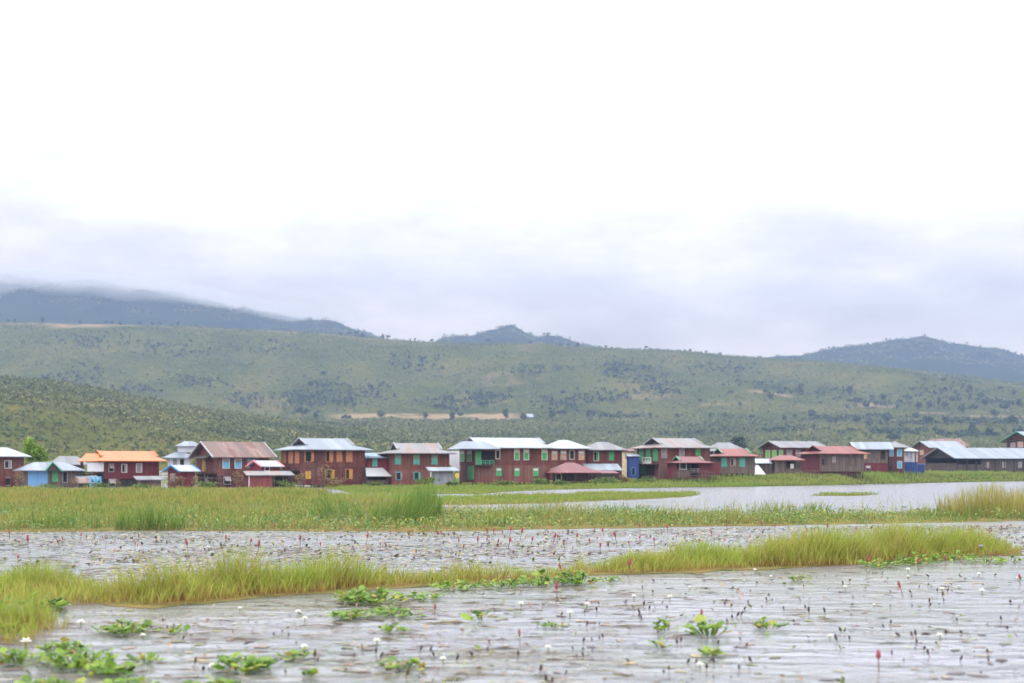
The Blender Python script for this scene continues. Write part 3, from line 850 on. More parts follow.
mid_sp = [(10, 538), (18, 563), (63, 545), (80, 541), (86, 541), (139, 541), (156, 545), (60, 549), (135, 549), (225, 546), (250, 546), (257, 556), (232, 532), (275, 532), (366, 544), (380, 549), (390, 538), (413, 538), (437, 538), (443, 539), (459, 547), (463, 552), (478, 548), (487, 537), (487, 546), (493, 538), (497, 548), (508, 549), (503, 538), (509, 537), (514, 543), (531, 545), (538, 549), (553, 544), (557, 543), (565, 550), (576, 543), (590, 547), (594, 536), (604, 536), (617, 545), (630, 548), (640, 544), (655, 546), (668, 533), (676, 540), (640, 532), (712, 538), (727, 530), (762, 530), (775, 530), (806, 536), (826, 534), (834, 533), (857, 534), (882, 530), (941, 532), (972, 533), (990, 536), (1002, 534), (424, 532), (356, 533), (320, 549), (300, 547), (188, 553), (28, 549), (600, 552), (572, 552), (548, 536), (520, 540), (700, 549), (750, 541), (918, 535)]
for (a, b_) in mid_sp:
    spike(a, b_, 1.0, 'red flower spike on a thin stem in the leafy water behind the grass island', 'red flower spikes behind the island')
for (a, b_, k, lb) in ((434, 616, .8, 'small brownish red spike in open water left of the three upright leaves'), (672 - 115, 600, .9, 'single red spike in front of the leafy fringe where its dark leaves stand highest'), (563, 577, .9, 'red spike among the dark leaves of the fringe'), (628, 577, 1.0, 'brownish red spike rising before the island grass right of the fringe'), (866, 571, .9, 'red spike at the water edge just left of the right leafy fringe'), (918, 569, .9, 'red spike standing in front of the right leafy fringe below the lilac flower'), (945, 566, .8, 'red spike in front of the right leafy fringe, right of the lilac flower'), (903, 597, .9, 'fat rose red spike alone in open water below the right fringe'), (1020, 584, 1.0, 'red spike beside a white flower at the right edge'), (701, 624, .7, 'reddish spike rising beside the yellow green plant'), (520, 646, .7, 'small magenta spike low in the middle foreground'), (879, 671, .7, 'dark magenta spike low at the right of the foreground')):
    spike(a, b_, k, lb, 'red spikes in front of the island')

def lily(px, py, k, label, mat='petal', group='white flowers on the water', hz=.05):
    X, Y = gp(px, py)
    r = empty('water_flower', (X, Y, 0), rng.uniform(0, 6))
    MB().bar((0, 0, -.05), (0, 0, hz), .006).build('stem', M['greenstem'], r)
    mb = MB()
    for ring, (n_, el, l) in enumerate(((6, .25, .05), (5, .8, .045))):
        for i in range(n_):
            a = 2 * math.pi * (i + ring * .5) / n_
            d = Vector((math.cos(a) * math.cos(el), math.sin(a) * math.cos(el), math.sin(el))); w = Vector((-math.sin(a), math.cos(a), 0))
            p = Vector((0, 0, hz))
            mb.poly([p, p + d * l * .5 - w * l * .34 + Vector((0, 0, .004)), p + d * l * .85 - w * l * .2, p + d * l, p + d * l * .85 + w * l * .2, p + d * l * .5 + w * l * .34 + Vector((0, 0, .004))])
    mb.build('petals', M[mat], r)
    mb = MB(); lathe(mb, [(hz, .008), (hz + .012, .012), (hz + .02, .004)], 7); mb.build('flower_centre', M['pollen'], r)
    r.scale = (k, k, k)
    tag(r, label, 'flower', group)
FL = [(620, 566, .9, 'white flower by the island where its grass rises again right of the fringe'), (845, 590, .9, 'white flower in open water below the left part of the right fringe'), (690, 590, .8, 'white flower left of the pair close to the island edge'), (548, 652, .9, 'white flower low in the middle, right of the magenta spike'), (940, 640, 1.0, 'white flower alone low at the right of the foreground'), (830, 640, .8, 'small white flower low in the right foreground, left of the lone one'), (100, 600, 1.1, 'white flower at the left tip of the island'), (240, 612, .9, 'white flower in front of the island grass at the left'), (700, 670, .9, 'white flower near the bottom edge below the flat pale rosette'),
 (521, 608, 1.1, 'white flower beside the three big upright leaves'), (587, 608, 1.0, 'white flower on open water right of the three upright leaves'), (570, 618, 1.2, 'large white flower above the flat rosette in mid water'), (634, 600, 1.0, 'white flower right of the flower pair in mid water'), (670, 601, 1.1, 'white flower on open water above the upright light green sprig'), (755, 573, 1.0, 'white flower close to the island edge, left of the smaller one'), (771, 579, .8, 'small white flower close to the island edge'), (744, 583, .7, 'tiny white flower low on the water by the island edge'), (908, 573, 1.2, 'white flower just below the right leafy fringe'), (908, 579, .8, 'small white flower nearest below the white one at the right fringe'), (979, 577, 1.0, 'cream white flower beside a dark stalk at the right'), (942, 593, 1.1, 'broad white flower in open water at the right'), (982, 595, 1.2, 'broad white flower right of the other broad one'), (1018, 581, .9, 'white flower beside the red spike at the right edge'), (959, 588, .6, 'tiny white flower between the two broad ones'), (874, 607, .6, 'tiny pale flower left of the fat rose red spike'), (298, 616, 1.0, 'white flower in front of the island at the left'), (305, 622, .9, 'smaller white flower just below the one in front of the island'), (81, 627, 1.1, 'white flower above the bright plant below the island'), (26, 649, 1.4, 'blurred white flower among plants in the lower left'), (143, 640, .9, 'white flower right of the bright plant below the island'), (304, 652, 1.0, 'white flower on the small green plant in the lower left'), (212, 671, .9, 'white flower left of the bright yellow green plant'), (443, 664, .9, 'pale flower low in the middle foreground'), (377, 646, 1.0, 'yellowish white flower below the small yellow green rosette'), (206, 526, 1.2, 'white dot of a flower on the front edge of the left marsh'), (70, 526, 1.4, 'white flower on the left marsh edge near the low blue green reeds'), (20, 525, 1.3, 'white flower on the left marsh edge nearest the frame'), (438, 523, 1.2, 'white flower on the middle band below the tall reed clump'), (208, 550, 1.2, 'white flower in the leafy water behind the island at the left'), (630, 538, 1.1, 'white flower among the red spikes behind the island'), (672, 527, 1.1, 'white flower on the front edge of the middle band right of centre')]
for p in FL: lily(*p)
lily(981 - 0, 557, 1.4, 'lilac flower above the leafy fringe at the right end of the island', 'lilac', 'lilac flowers', .16)

def bud_proto():
    r = empty('bud_stalk', (0, 0, 0))
    MB().bar((0, 0, -.05), (.01, 0, .07), .006).build('stem', M['stem'], r)
    mb = MB(); lathe(mb, [(.055, .006), (.07, .017), (.10, .019), (.125, .012), (.135, .003)], 7, .01, 0, .3); mb.build('bud', M['bud'], r)
    return r
bud0 = bud_proto(); first = True
zones = (('dark bud on a short stalk in the open water at the lower right', 'dark buds in the right foreground', 640, 1020, 575, 680, 95), ('dark bud on a short stalk in the lower middle of the water', 'dark buds in the middle foreground', 400, 640, 605, 682, 45), ('dark bud on a short stalk in the lower left of the water', 'dark buds in the left foreground', 110, 400, 620, 682, 22))
for lb, gr, x0, x1, y0, y1, n in zones:
    for i in range(n):
        o = bud0 if first else copy_tree(bud0); first = False
        if i % 5 == 0: cxy = (rng.uniform(x0, x1), y0 + (y1 - y0) * rng.uniform(0, 1) ** 1.1)
        py_ = float(np.clip(cxy[1] + rng.normal(0, 7), y0, 686)); X, Y = gp(cxy[0] + rng.normal(0, 20), py_)
        k = rng.uniform(.3, .8)
        o.location = (X, Y, rng.uniform(-.03, .0)); o.scale = (k, k, k * rng.uniform(.7, 1.3))
        o.rotation_euler = (rng.normal(0, .3), rng.normal(0, .3), rng.uniform(0, 6.28))
        tag(o, lb, 'bud', gr)

# ------------------------------------------------------------------ houses
class House:
    def __init__(s, name, label, cat, d, xe, xl, xr, W=6.5, group=None, b=None):
        s.d = d; s.sc = d / F; s.W = W
        if b is None:
            b = max(math.radians(3), math.asin(min(.95, (xl - xe) * s.sc / W)))
        th = math.atan((xl - 512) / F)
        s.phi = -th + b
        s.ux = (math.cos(s.phi), math.sin(s.phi)); s.uy = (-math.sin(s.phi), math.cos(s.phi))
        s.c = ((xl - 512) / F * d, d)
        s.L = s.tx(xr)
        cx = s.c[0] + s.ux[0] * s.L / 2 + s.uy[0] * W / 2; cy = s.c[1] + s.ux[1] * s.L / 2 + s.uy[1] * W / 2
        s.xm = 512 + cx / cy * F
        s.root = empty(name, (cx, cy, 0), s.phi)
        tag(s.root, label, cat, group)
        s.gz = max(0.0, ground_at(s.xm, cy)) if True else 0
    def tx(s, px):
        k = (px - 512) / F
        return (k * s.c[1] - s.c[0]) / (s.ux[0] - k * s.ux[1])
    def ty(s, px):
        k = (px - 512) / F
        return (k * s.c[1] - s.c[0]) / (s.uy[0] - k * s.uy[1])
    def fx(s, px): return s.tx(px) - s.L / 2                       # front face, local x
    def fy(s, px): return s.ty(px) - s.W / 2                       # left face, local y
    def z(s, py, Y=None): return EYE + (HZ - py) * (Y or s.d) / F
    def zfx(s, py, lx): return s.z(py, s.c[1] + (lx + s.L / 2) * s.ux[1])
    def zfy(s, py, ly): return s.z(py, s.c[1] + (ly + s.W / 2) * s.uy[1])
    def wall(s, y1, y0, mat, name='wall', inset=0.0, gable=None, zb=None):
        h = s.L / 2 - inset; w = s.W / 2 - inset
        z1 = s.z(y1); z0 = s.z(y0) if zb is None else zb
        mb = MB().box(-h, h, -w, w, z0, z1)
        o = mb.build(name, M[mat], s.root)
        return o
    def roof(s, kind, ye, yr, mat, o=0.7, inset=1.6, tg=0.5, trim=None, gab='dark', oe=None, name='roof', zadd=0):
        ze = s.z(ye) + zadd; zr = s.z(yr, s.d + s.W / 2) + zadd
        oe = o if oe is None else oe
        A = s.L / 2 + oe; B = s.W / 2 + o; t = 0.09
        if kind == 'irimoya':
            zg = ze + (zr - ze) * tg; B1 = B * (1 - tg); A1 = A - inset
            v = [(-A,-B,ze),(A,-B,ze),(A1,-B1,zg),(A1,0,zr),(-A1,0,zr),(-A1,-B1,zg),(-A,B,ze),(A,B,ze),(A1,B1,zg),(-A1,B1,zg)]
            f = [(0,1,2,3,4,5),(7,6,9,4,3,8),(6,0,5,9),(1,7,8,2)]
            r = MB().shell(v, f, t)
            # the upper roof runs a little past its gable ends
            for sg in (-1, 1):
                for sy in (-1, 1):
                    a0 = (sg * A1, sy * B1, zg + .03); a1 = (sg * A1, 0, zr + .03); a2 = (sg * (A1 + .35), 0, zr + .03); a3 = (sg * (A1 + .35), sy * (B1 + .0), zg + .03)
                    r.shell([a0, a3, a2, a1], [(0, 1, 2, 3) if sg * sy < 0 else (3, 2, 1, 0)], .08)
            ro = r.build(name, M[mat], s.root)
            g = MB()
            for sg in (-1, 1):
                x = sg * (A1 - .02)
                g.poly([(x, -B1, zg - .02), (x, B1, zg - .02), (x, 0, zr - .05)][::sg])
            g.build('gable', M[gab], ro)
            if trim:
                for sg in (-1, 1):
                    tb = MB()
                    for sy in (-1, 1):
                        tb.bar((sg * (A1 + .38), sy * B1 * 1.05, zg + .0), (sg * (A1 + .38), 0, zr + .05), .08, n=4)
                    tb.build('fascia', M[trim], ro)
        elif kind == 'hip':
            A1 = A - inset
            v = [(-A,-B,ze),(A,-B,ze),(A,B,ze),(-A,B,ze),(-A1,0,zr),(A1,0,zr)]
            f = [(0,1,5,4),(2,3,4,5),(3,0,4),(1,2,5)]
            ro = MB().shell(v, f, t).build(name, M[mat], s.root)
        elif kind == 'gable':
            v = [(-A,-B,ze),(A,-B,ze),(A,B,ze),(-A,B,ze),(-A,0,zr),(A,0,zr)]
            f = [(0,1,5,4),(2,3,4,5)]
            ro = MB().shell(v, f, t).build(name, M[mat], s.root)
            g = MB()
            h = s.L / 2 - .01
            zw = ze + (zr - ze) * o / B - .02
            for sg in (-1, 1):
                x = sg * h
                g.poly([(x, -s.W / 2, zw - .12), (x, s.W / 2, zw - .12), (x, 0, zr - .12)][::sg])
            g.build('gable', M[gab], s.root)
            if trim:
                for sg in (-1, 1):
                    tb = MB()
                    for sy in (-1, 1):
                        tb.bar((sg * (A + .03), sy * B, ze - .05), (sg * (A + .03), 0, zr - .02), .10, n=4)
                    tb.build('fascia', M[trim], ro)
        elif kind == 'shed':
            v = [(-A,-B,ze),(A,-B,ze),(A,B,zr),(-A,B,zr)]
            ro = MB().shell(v, [(0,1,2,3)], t).build(name, M[mat], s.root)
        # a fascia board along the front eave
        s.ze, s.zr, s.B, s.A = ze, zr, B, A
        return ro
    def win(s, x0, x1, y0, y1, kind='closed', col='green', frame='white', face='front', top=None):
        if face == 'front':
            a, b = s.fx(x0), s.fx(x1); zt, zb = s.zfx(y0, (a + b) / 2), s.zfx(y1, (a + b) / 2)
            P = lambda u, out, z: (u, -s.W / 2 - out, z)
        else:
            a, b = s.fy(x1), s.fy(x0)
            a, b = min(a, b), max(a, b)
            zt, zb = s.zfy(y0, (a + b) / 2), s.zfy(y1, (a + b) / 2)
            P = lambda u, out, z: (-s.L / 2 - out, u, z)
        def bx(mb, u0, u1, o0, o1, z0, z1):
            p = P(u0, o0, z0); q = P(u1, o1, z1)
            return mb.box(min(p[0], q[0]), max(p[0], q[0]), min(p[1], q[1]), max(p[1], q[1]), z0, z1)
        w = b - a
        o = bx(MB(), a, b, -.05, .012, zb, zt).build('door' if kind == 'door' else 'window', M['dark'], s.root)
        fr = .07
        f = MB()
        bx(f, a - fr, a, -.03, .06, zb - fr, zt + fr); bx(f, b, b + fr, -.03, .06, zb - fr, zt + fr)
        bx(f, a, b, -.03, .055, zt, zt + fr); bx(f, a, b, -.03, .055, zb - fr, zb)
        f.build('frame', M[frame], o)
        g = .012
        if kind in ('closed', 'door'):
            mid = (a + b) / 2
            zt2 = zt if top is None else zt - (zt - zb) * .33
            for (u0, u1) in ((a + g, mid - g), (mid + g, b - g)):
                bx(MB(), u0, u1, .012, .04, zb + g, zt2 - g).build('shutter' if kind == 'closed' else 'door_leaf', M[col], o)
            if top is not None:
                bx(MB(), a + g, b - g, .012, .035, zt2 + g, zt - g).build('transom', M[top], o)
        elif kind == 'open':
            for sg, u in ((-1, a), (1, b)):
                m_ = MB(); n = w * .5
                dx = n * .75 * sg; dy = n * .6
                p0 = P(u, .06, zb); p1 = P(u + dx, .06 + dy, zb)
                if face == 'front':
                    v = [(p0[0], p0[1], zt), (p1[0], p1[1], zt), (p1[0], p1[1], zb), (p0[0], p0[1], zb)]
                else:
                    v = [(p0[0], p0[1], zt), (p1[0], p1[1], zt), (p1[0], p1[1], zb), (p0[0], p0[1], zb)]
                v2 = [(x + .0, y - .03 if face == 'front' else y, z) for x, y, z in v]
                if face != 'front': v2 = [(x - .03, y, z) for x, y, z in v]
                m_.v = v + v2
                m_.f = [(0, 1, 2, 3), (7, 6, 5, 4), (0, 4, 5, 1), (1, 5, 6, 2), (2, 6, 7, 3), (3, 7, 4, 0)]
                m_.build('shutter', M[col], o)
        elif kind == 'awning':
            m_ = MB()
            p0 = P(a, .05, zt); p1 = P(b, .05, zt); q1 = P(b, .6, zt - (zt - zb) * .55); q0 = P(a, .6, zt - (zt - zb) * .55)
            m_.shell([q0, q1, p1, p0], [(0, 1, 2, 3)], .03)
            m_.build('shutter', M[col], o)
        elif kind == 'half':
            mid = (a + b) / 2
            bx(MB(), mid + g, b - g, .012, .04, zb + g, zt - g).build('shutter', M[col], o)
        return o
    def stilts(s, ytop, mat='darkwood', n=6, name='stilt'):
        z1 = s.z(ytop); z0 = min(-.8, s.gz - 1.0)
        for i in range(n):
            x = -s.L / 2 + .15 + (s.L - .3) * i / (n - 1)
            for yy in (-s.W / 2 + .15, s.W / 2 - .15):
                MB().bar((x, yy, z0), (x, yy, z1 + .1), .09, n=5).build(name, M[mat], s.root)
    def panel(s, x0, x1, y0, y1, mat, name, out=.03, th=.05):
        a, b = s.fx(x0), s.fx(x1)
        return MB().box(a, b, -s.W / 2 - out - th, -s.W / 2 - out, s.zfx(y1, a), s.zfx(y0, a)).build(name, M[mat], s.root)
    def rail(s, x0, x1, y0, y1, mat, depth=.9, floor=True, posts=None, name='balcony'):
        """a balcony standing out from the front face: floor, rail"""
        a, b = s.fx(x0), s.fx(x1)
        zt, zb = s.zfx(y0, a), s.zfx(y1, a)
        yo = -s.W / 2 - depth
        fl = MB().box(a, b, yo, -s.W / 2 + .02, zb - .1, zb).build(name, M['darkwood'], s.root)
        r = MB()
        for z in (zt, (zt + zb) / 2):
            r.box(a, b, yo, yo + .06, z - .06, z)
        n = max(3, int((b - a) / .5))
        for i in range(n + 1):
            x = a + (b - a) * i / n
            r.box(x - .025, x + .025, yo + .01, yo + .05, zb, zt)
        r.build('railing', M[mat], fl)
        return fl

def shed(name, label, cat, d, x0, x1, ye, yr, yb, roofmat, wallmat, W=3.0, kind='shed', o=.35, b=6, open_front=False, oe=None, inset=1.2, trim=None, gab='dark'):
    h = House(name, label, cat, d, x0, x0, x1, W, b=math.radians(b))
    h.roof(kind, ye, yr, roofmat, o=o, oe=oe, inset=inset, trim=trim, gab=gab)
    h.wall(ye + .3, yb, wallmat)
    return h

# H1 the maroon house cut by the left edge
h = House('house', 'maroon two-storey house with white roof cut by the left edge of the picture', 'house', 172, -45, -40, 24, 6.5)
h.roof('hip', 456, 447, 'r_white', o=.8, inset=2.4); h.wall(455, 491, 'redbrown')
h.win(5, 11, 461, 468, 'half', 'greyshut', 'white'); h.win(6, 10, 478, 485, 'open', 'redbrown', 'greytrim'); h.win(-20, -13, 461, 468, 'open', 'greyshut', 'white')
h.stilts(490, n=4)
# H2 blue hut
h = House('hut', 'small sky blue hut with pale cross-gabled roof and green trim', 'hut', 168, 27, 28, 77, 5.2, b=math.radians(8))
h.roof('hip', 470.2, 462, 'r_pale', o=.9, inset=2.0)
h.wall(469.6, 490, 'wood'); h.panel(28, 47.5, 470.5, 490, 'skyblue', 'front_panel')
h.win(33.5, 36.5, 475, 483, 'closed', 'greyshut', 'skyblue')
h.win(53, 57, 471.5, 481, 'door', 'green', 'greentrim'); h.win(63, 67, 472, 482, 'plain', 'green', 'greytrim')
zz = h.z(470.2); zr = h.z(461.3); xa, xb, xm = h.fx(46), h.fx(58), h.fx(51)
g = MB().shell([(xa - .3, -h.W/2 - 1.1, zz - .05), (xm, -h.W/2 - 1.1, zr - .05), (xm, 0, zr + .02), (xa - .3, 0, zz)], [(0, 1, 2, 3)], .08)
g.shell([(xm, -h.W/2 - 1.1, zr - .05), (xb + .3, -h.W/2 - 1.1, zz - .05), (xb + .3, 0, zz), (xm, 0, zr + .02)], [(0, 1, 2, 3)], .08)
pg = g.build('porch_roof', M['r_pale'], h.root)
MB().bar((xa - .3, -h.W/2 - 1.14, zz - .1), (xm, -h.W/2 - 1.14, zr - .08), .09, n=4).bar((xm, -h.W/2 - 1.14, zr - .08), (xb + .3, -h.W/2 - 1.14, zz - .1), .09, n=4).build('fascia', M['greentrim'], pg)
MB().poly([(xa, -h.W/2 - .9, zz - .1), (xb, -h.W/2 - .9, zz - .1), (xm, -h.W/2 - .9, zr - .2)]).build('gable', M['oldwood'], pg)
h.stilts(489, n=4)
# H3 grey roofed building behind
h = shed('house', 'low building with plain grey roof behind the sky blue hut', 'house', 196, 57, 84, 464.5, 456, 480, 'r_grey', 'oldwood', 6, 'hip', .6)
h.win(60, 64, 467, 472, 'closed', 'greyshut')
# H4 orange-roofed house
h = House('house', 'plum red house under a bright orange roof', 'house', 172, 102, 104, 159, 6.5, b=math.radians(12))
h.roof('irimoya', 460.6, 451, 'r_orange', o=.85, inset=1.1, gab='maroon', trim='r_orange')
h.wall(459.8, 479, 'plum'); h.wall(479.05, 490, 'darkwood', inset=.25)
h.win(109, 113.5, 464, 471.5, 'awning', 'greyshut', 'greytrim'); h.win(122, 126.5, 464.5, 472, 'half', 'greyshut', 'white'); h.win(136.5, 141.5, 464, 472, 'closed', 'greyshut', 'white')
h.win(109, 115, 479.5, 486, 'awning', 'greyshut', 'greytrim')
# its left wing: roof, balcony and white panel
xa, xb = h.fx(83), h.fx(104); zt = h.zfx(461, xa)
w = MB().shell([(xa - .6, -h.W/2 - .3, zt), (xb + .2, -h.W/2 - .3, zt), (xb + .2, -h.W/2 + 2.6, zt + .95), (xa + .9, -h.W/2 + 2.6, zt + .95)], [(0, 1, 2, 3)], .09).build('wing_roof', M['r_orange'], h.root)
fl = MB().box(xa, xb, -h.W/2 - .2, -h.W/2 + 4, h.zfx(473, xa), h.zfx(472, xa)).build('balcony', M['darkwood'], h.root)
MB().box(h.fx(87), h.fx(103.5), -h.W/2 - .15, -h.W/2 - .1, h.zfx(471.5, xa), h.zfx(462.5, xa)).build('screen', M['whitewall'], fl)
MB().box(xa, h.fx(86), -h.W/2 + 1.5, -h.W/2 + 1.6, h.zfx(472, xa), h.zfx(461.5, xa)).build('screen', M['oldwood'], fl)
for px in (84, 90, 97, 103):
    x = h.fx(px); MB().bar((x, -h.W/2 - .05, -.8), (x, -h.W/2 - .05, h.zfx(472.5, xa)), .08, n=5).build('post', M['darkwood'], fl)
h.stilts(489, n=6)
shed('shed', 'grey plank shed with slanted light roof in front of the orange-roofed house', 'shed', 164, 140.5, 161, 479.5, 476, 490, 'r_grey', 'wood', 3, 'shed', .5)
shed('shed', 'tiny hut with a rust-red lean-to roof below the orange house balcony', 'shed', 164, 79, 90, 483, 478, 489, 'r_rust', 'oldwood', 2, 'shed', .25)
shed('shed', 'tiny hut with pale lean-to roof under the white balcony screen', 'shed', 169, 79.5, 96, 478.5, 474, 489, 'r_white', 'oldwood', 2.5, 'shed', .3)
h = House('rack', 'pale blue wooden frame leaning below the orange house balcony', 'rack', 163, 91, 91, 101, 1.0, b=math.radians(5))
mb = MB(); zt, zb = h.z(477), h.z(489); a = h.L / 2
for p, q in (((-a, zb), (-a, zt)), ((a, zb), (a, zt)), ((-a, zt), (a, zt)), ((-a, zb), (a, zt)), ((a, zb), (-a, zt)), ((-a, (zb + zt) / 2), (a, (zb + zt) / 2)), ((0, zb), (0, zt))):
    mb.bar((p[0], -.5, p[1]), (q[0], -.5, q[1]), .06, n=5); mb.bar((p[0], .5, p[1]), (q[0], .5, q[1]), .06, n=5)
mb.build('lattice', M['sky'], h.root)
# H6 white house behind
h = House('house', 'small white house with stacked pale blue roofs behind the blue-gabled hut', 'house', 200, 168, 170, 190, 6)
h.roof('hip', 457.6, 450, 'r_pale', o=.9, inset=2.4); h.wall(457, 470, 'whitewall')
h.win(173, 177, 459, 466, 'closed', 'greyshut'); h.win(180, 184, 459, 466, 'plain')
zt = h.z(452); MB().box(-.1, 2.6, -1.2, 1.2, zt, zt + .9).build('cupola', M['whitewall'], h.root)
MB().shell([(-.5, -1.7, zt + .9), (3.2, -1.7, zt + .9), (3.2, 1.7, zt + .9), (-.5, 1.7, zt + .9), (.8, 0, zt + 1.6), (2.0, 0, zt + 1.6)], [(0, 1, 5, 4), (2, 3, 4, 5), (3, 0, 4), (1, 2, 5)], .08).build('cupola_roof', M['r_pale'], h.root)
# H5 blue-trimmed small hut: gable faces us
def front_gable(name, label, cat, d, x0, x1, xp, xr, ye, yp, yb, roofmat, wallmat, trim, depth=5.0, b=14):
    """gable end towards the camera between x0 and x1, roof running back to the right until xr"""
    sc = d / F; W = (x1 - x0) * sc
    h = House(name, label, cat, d, x0, x0, x1, depth, b=math.radians(-b) if False else math.radians(b))
    return h
h = House('hut', 'small maroon hut with blue-trimmed gable and white roof', 'hut', 167, 168, 181, 195, 3.0)
h.roof('gable', 471, 465, 'r_white', o=.45, trim='bluetrim', gab='maroon'); h.wall(470, 489, 'plum')
h.win(171, 175, 474, 481, 'closed', 'greyshut', 'greytrim', 'left'); h.stilts(488, n=3)
o = MB(); hx, hy = gp(163.5, 487.5)
r = House('railing_fence', 'short white railing between the plank shed and the blue-gabled hut', 'fence', 174, 160, 160, 168, .3, b=0.05)
mb = MB()
for px in (160, 162, 164, 166, 168): x = r.fx(px); mb.box(x - .04, x + .04, -.04, .04, r.z(490), r.z(471))
for yy in (471, 473.5, 476): mb.box(-r.L/2, r.L/2, -.06, .06, r.z(yy) - .1, r.z(yy))
mb.build('rails', M['white'], r.root)
# H7 rusty gabled house
h = House('house', 'dark red house with a rusty striped gable roof and light blue shutters', 'house', 171, 196, 217, 269, 7.0)
h.roof('gable', 457, 441.5, 'r_rust', o=.7, oe=.75, trim='greytrim', gab='redbrown'); h.wall(455, 476, 'redbrown'); h.wall(476.05, 489, 'maroon', inset=.2)
for a, b_ in ((223, 229), (235, 241)): h.win(a, b_, 459, 468, 'closed', 'sky', 'white', top='greyshut')
h.win(248, 254, 459.5, 467, 'closed', 'greyshut', 'sky')
h.win(202, 206, 459, 471.5, 'door', 'yellow', 'redbrown', 'left')
h.win(224, 230, 477, 484, 'awning', 'greyshut', 'greytrim'); h.win(206, 211, 478, 485, 'half', 'white', 'greytrim', 'left')
zz = h.zfy(456, 0); MB().shell([(-h.L/2 - 1.0, -2.2, zz - .25), (-h.L/2 + .02, -2.2, zz + .2), (-h.L/2 + .02, 2.2, zz + .2), (-h.L/2 - 1.0, 2.2, zz - .25)], [(3, 2, 1, 0)], .08).build('pent_roof', M['oldwood'], h.root)
fz = h.zfy(473, 0); fl = MB().box(-h.L/2 - 1.6, -h.L/2 + .02, -h.W/2, h.W/2, fz - .12, fz).build('balcony', M['darkwood'], h.root)
rb = MB()
for z in (fz + .5, fz + .9): rb.box(-h.L/2 - 1.6, -h.L/2 - 1.54, -h.W/2, h.W/2, z - .06, z)
for i in range(7): yy = -h.W/2 + .05 + (h.W - .1) * i / 6; rb.box(-h.L/2 - 1.6, -h.L/2 - 1.55, yy - .04, yy + .04, fz, fz + .9)
rb.build('railing', M['oldwood'], fl)
for i in range(4):
    yy = -h.W/2 + .1 + (h.W - .2) * i / 3; MB().bar((-h.L/2 - 1.5, yy, -.8), (-h.L/2 - 1.5, yy, fz), .08, n=5).build('post', M['oldwood'], fl)
h.stilts(488, n=5)
# H8 small red gabled hut in front, H9 low shed
h = House('hut', 'little crimson hut with pink gable boards and a white roof', 'hut', 166, 250, 262, 280, 2.8)
h.roof('gable', 466.2, 460.5, 'r_white', o=.4, oe=.3, trim='pinktrim', gab='crimson'); h.wall(465.5, 474, 'crimson'); h.wall(474.05, 489, 'darkwood', inset=.15)
h.win(265, 269, 467.3, 470.5, 'plain'); h.stilts(488, n=3)
h = shed('shed', 'long low shed with flat white roof and salmon wall on the water', 'shed', 160, 249, 292, 475, 471, 475.6, 'r_stain', 'salmon', 3.2, 'shed', .3)
MB().box(h.fx(250), h.fx(272.5), -h.W/2, -h.W/2 + 1.8, h.z(490), h.z(475.2)).build('wall', M['salmon'], h.root)
MB().box(h.fx(273), h.fx(291.5), h.W/2 - .9, h.W/2 - .8, h.z(490), h.z(473)).build('back_wall', M['oldwood'], h.root)
for px in (249, 274, 283, 292):
    x = h.fx(px); MB().bar((x, -h.W/2 - .05, -.8), (x, -h.W/2 - .05, h.z(475)), .06, n=5).build('post', M['white'] if px == 249 else M['oldwood'], h.root)
# H10 big pale-roofed house
h = House('house', 'large red-brown house with a pale blue roof and many peach shutters', 'house', 172, 281, 300, 365, 6.6)
h.roof('irimoya', 449.3, 438, 'r_pale', o=.85, inset=2.3, tg=.42, trim='greytrim'); h.wall(448.6, 467, 'redbrown'); h.wall(467.05, 485, 'maroon', inset=.02)
for a, b_, k in ((305.5, 311, 'open'), (326, 332.5, 'half'), (337, 341.5, 'closed'), (346.5, 352, 'closed')): h.win(a, b_, 451.5, 461.5, k, 'peach', 'peach')
for a, b_ in ((282.5, 286), (289, 293), (295.5, 299)): h.win(a, b_, 452, 463, 'closed', 'peach', 'peach', 'left')
h.win(305, 311, 471, 479, 'closed', 'yellow', 'brick'); h.win(326, 331.5, 470, 478.5, 'open', 'yellow', 'tan'); h.win(346, 352, 469.5, 478.5, 'half', 'yellow', 'peach')
fz = h.zfy(470, 0); fl = MB().box(-h.L/2 - 1.5, -h.L/2 + .02, -h.W/2, h.W/2, fz - .12, fz).build('balcony', M['darkwood'], h.root)
rb = MB()
for z in (fz + .4, fz + .85): rb.box(-h.L/2 - 1.5, -h.L/2 - 1.44, -h.W/2, h.W/2, z - .05, z)
for i in range(8): yy = -h.W/2 + .05 + (h.W - .1) * i / 7; rb.box(-h.L/2 - 1.5, -h.L/2 - 1.45, yy - .03, yy + .03, fz, fz + .85)
rb.build('railing', M['oldwood'], fl)
for i in range(4):
    yy = -h.W/2 + .1 + (h.W - .2) * i / 3; MB().bar((-h.L/2 - 1.4, yy, -.8), (-h.L/2 - 1.4, yy, fz), .08, n=5).build('post', M['oldwood'], fl)
h.stilts(484, n=7)
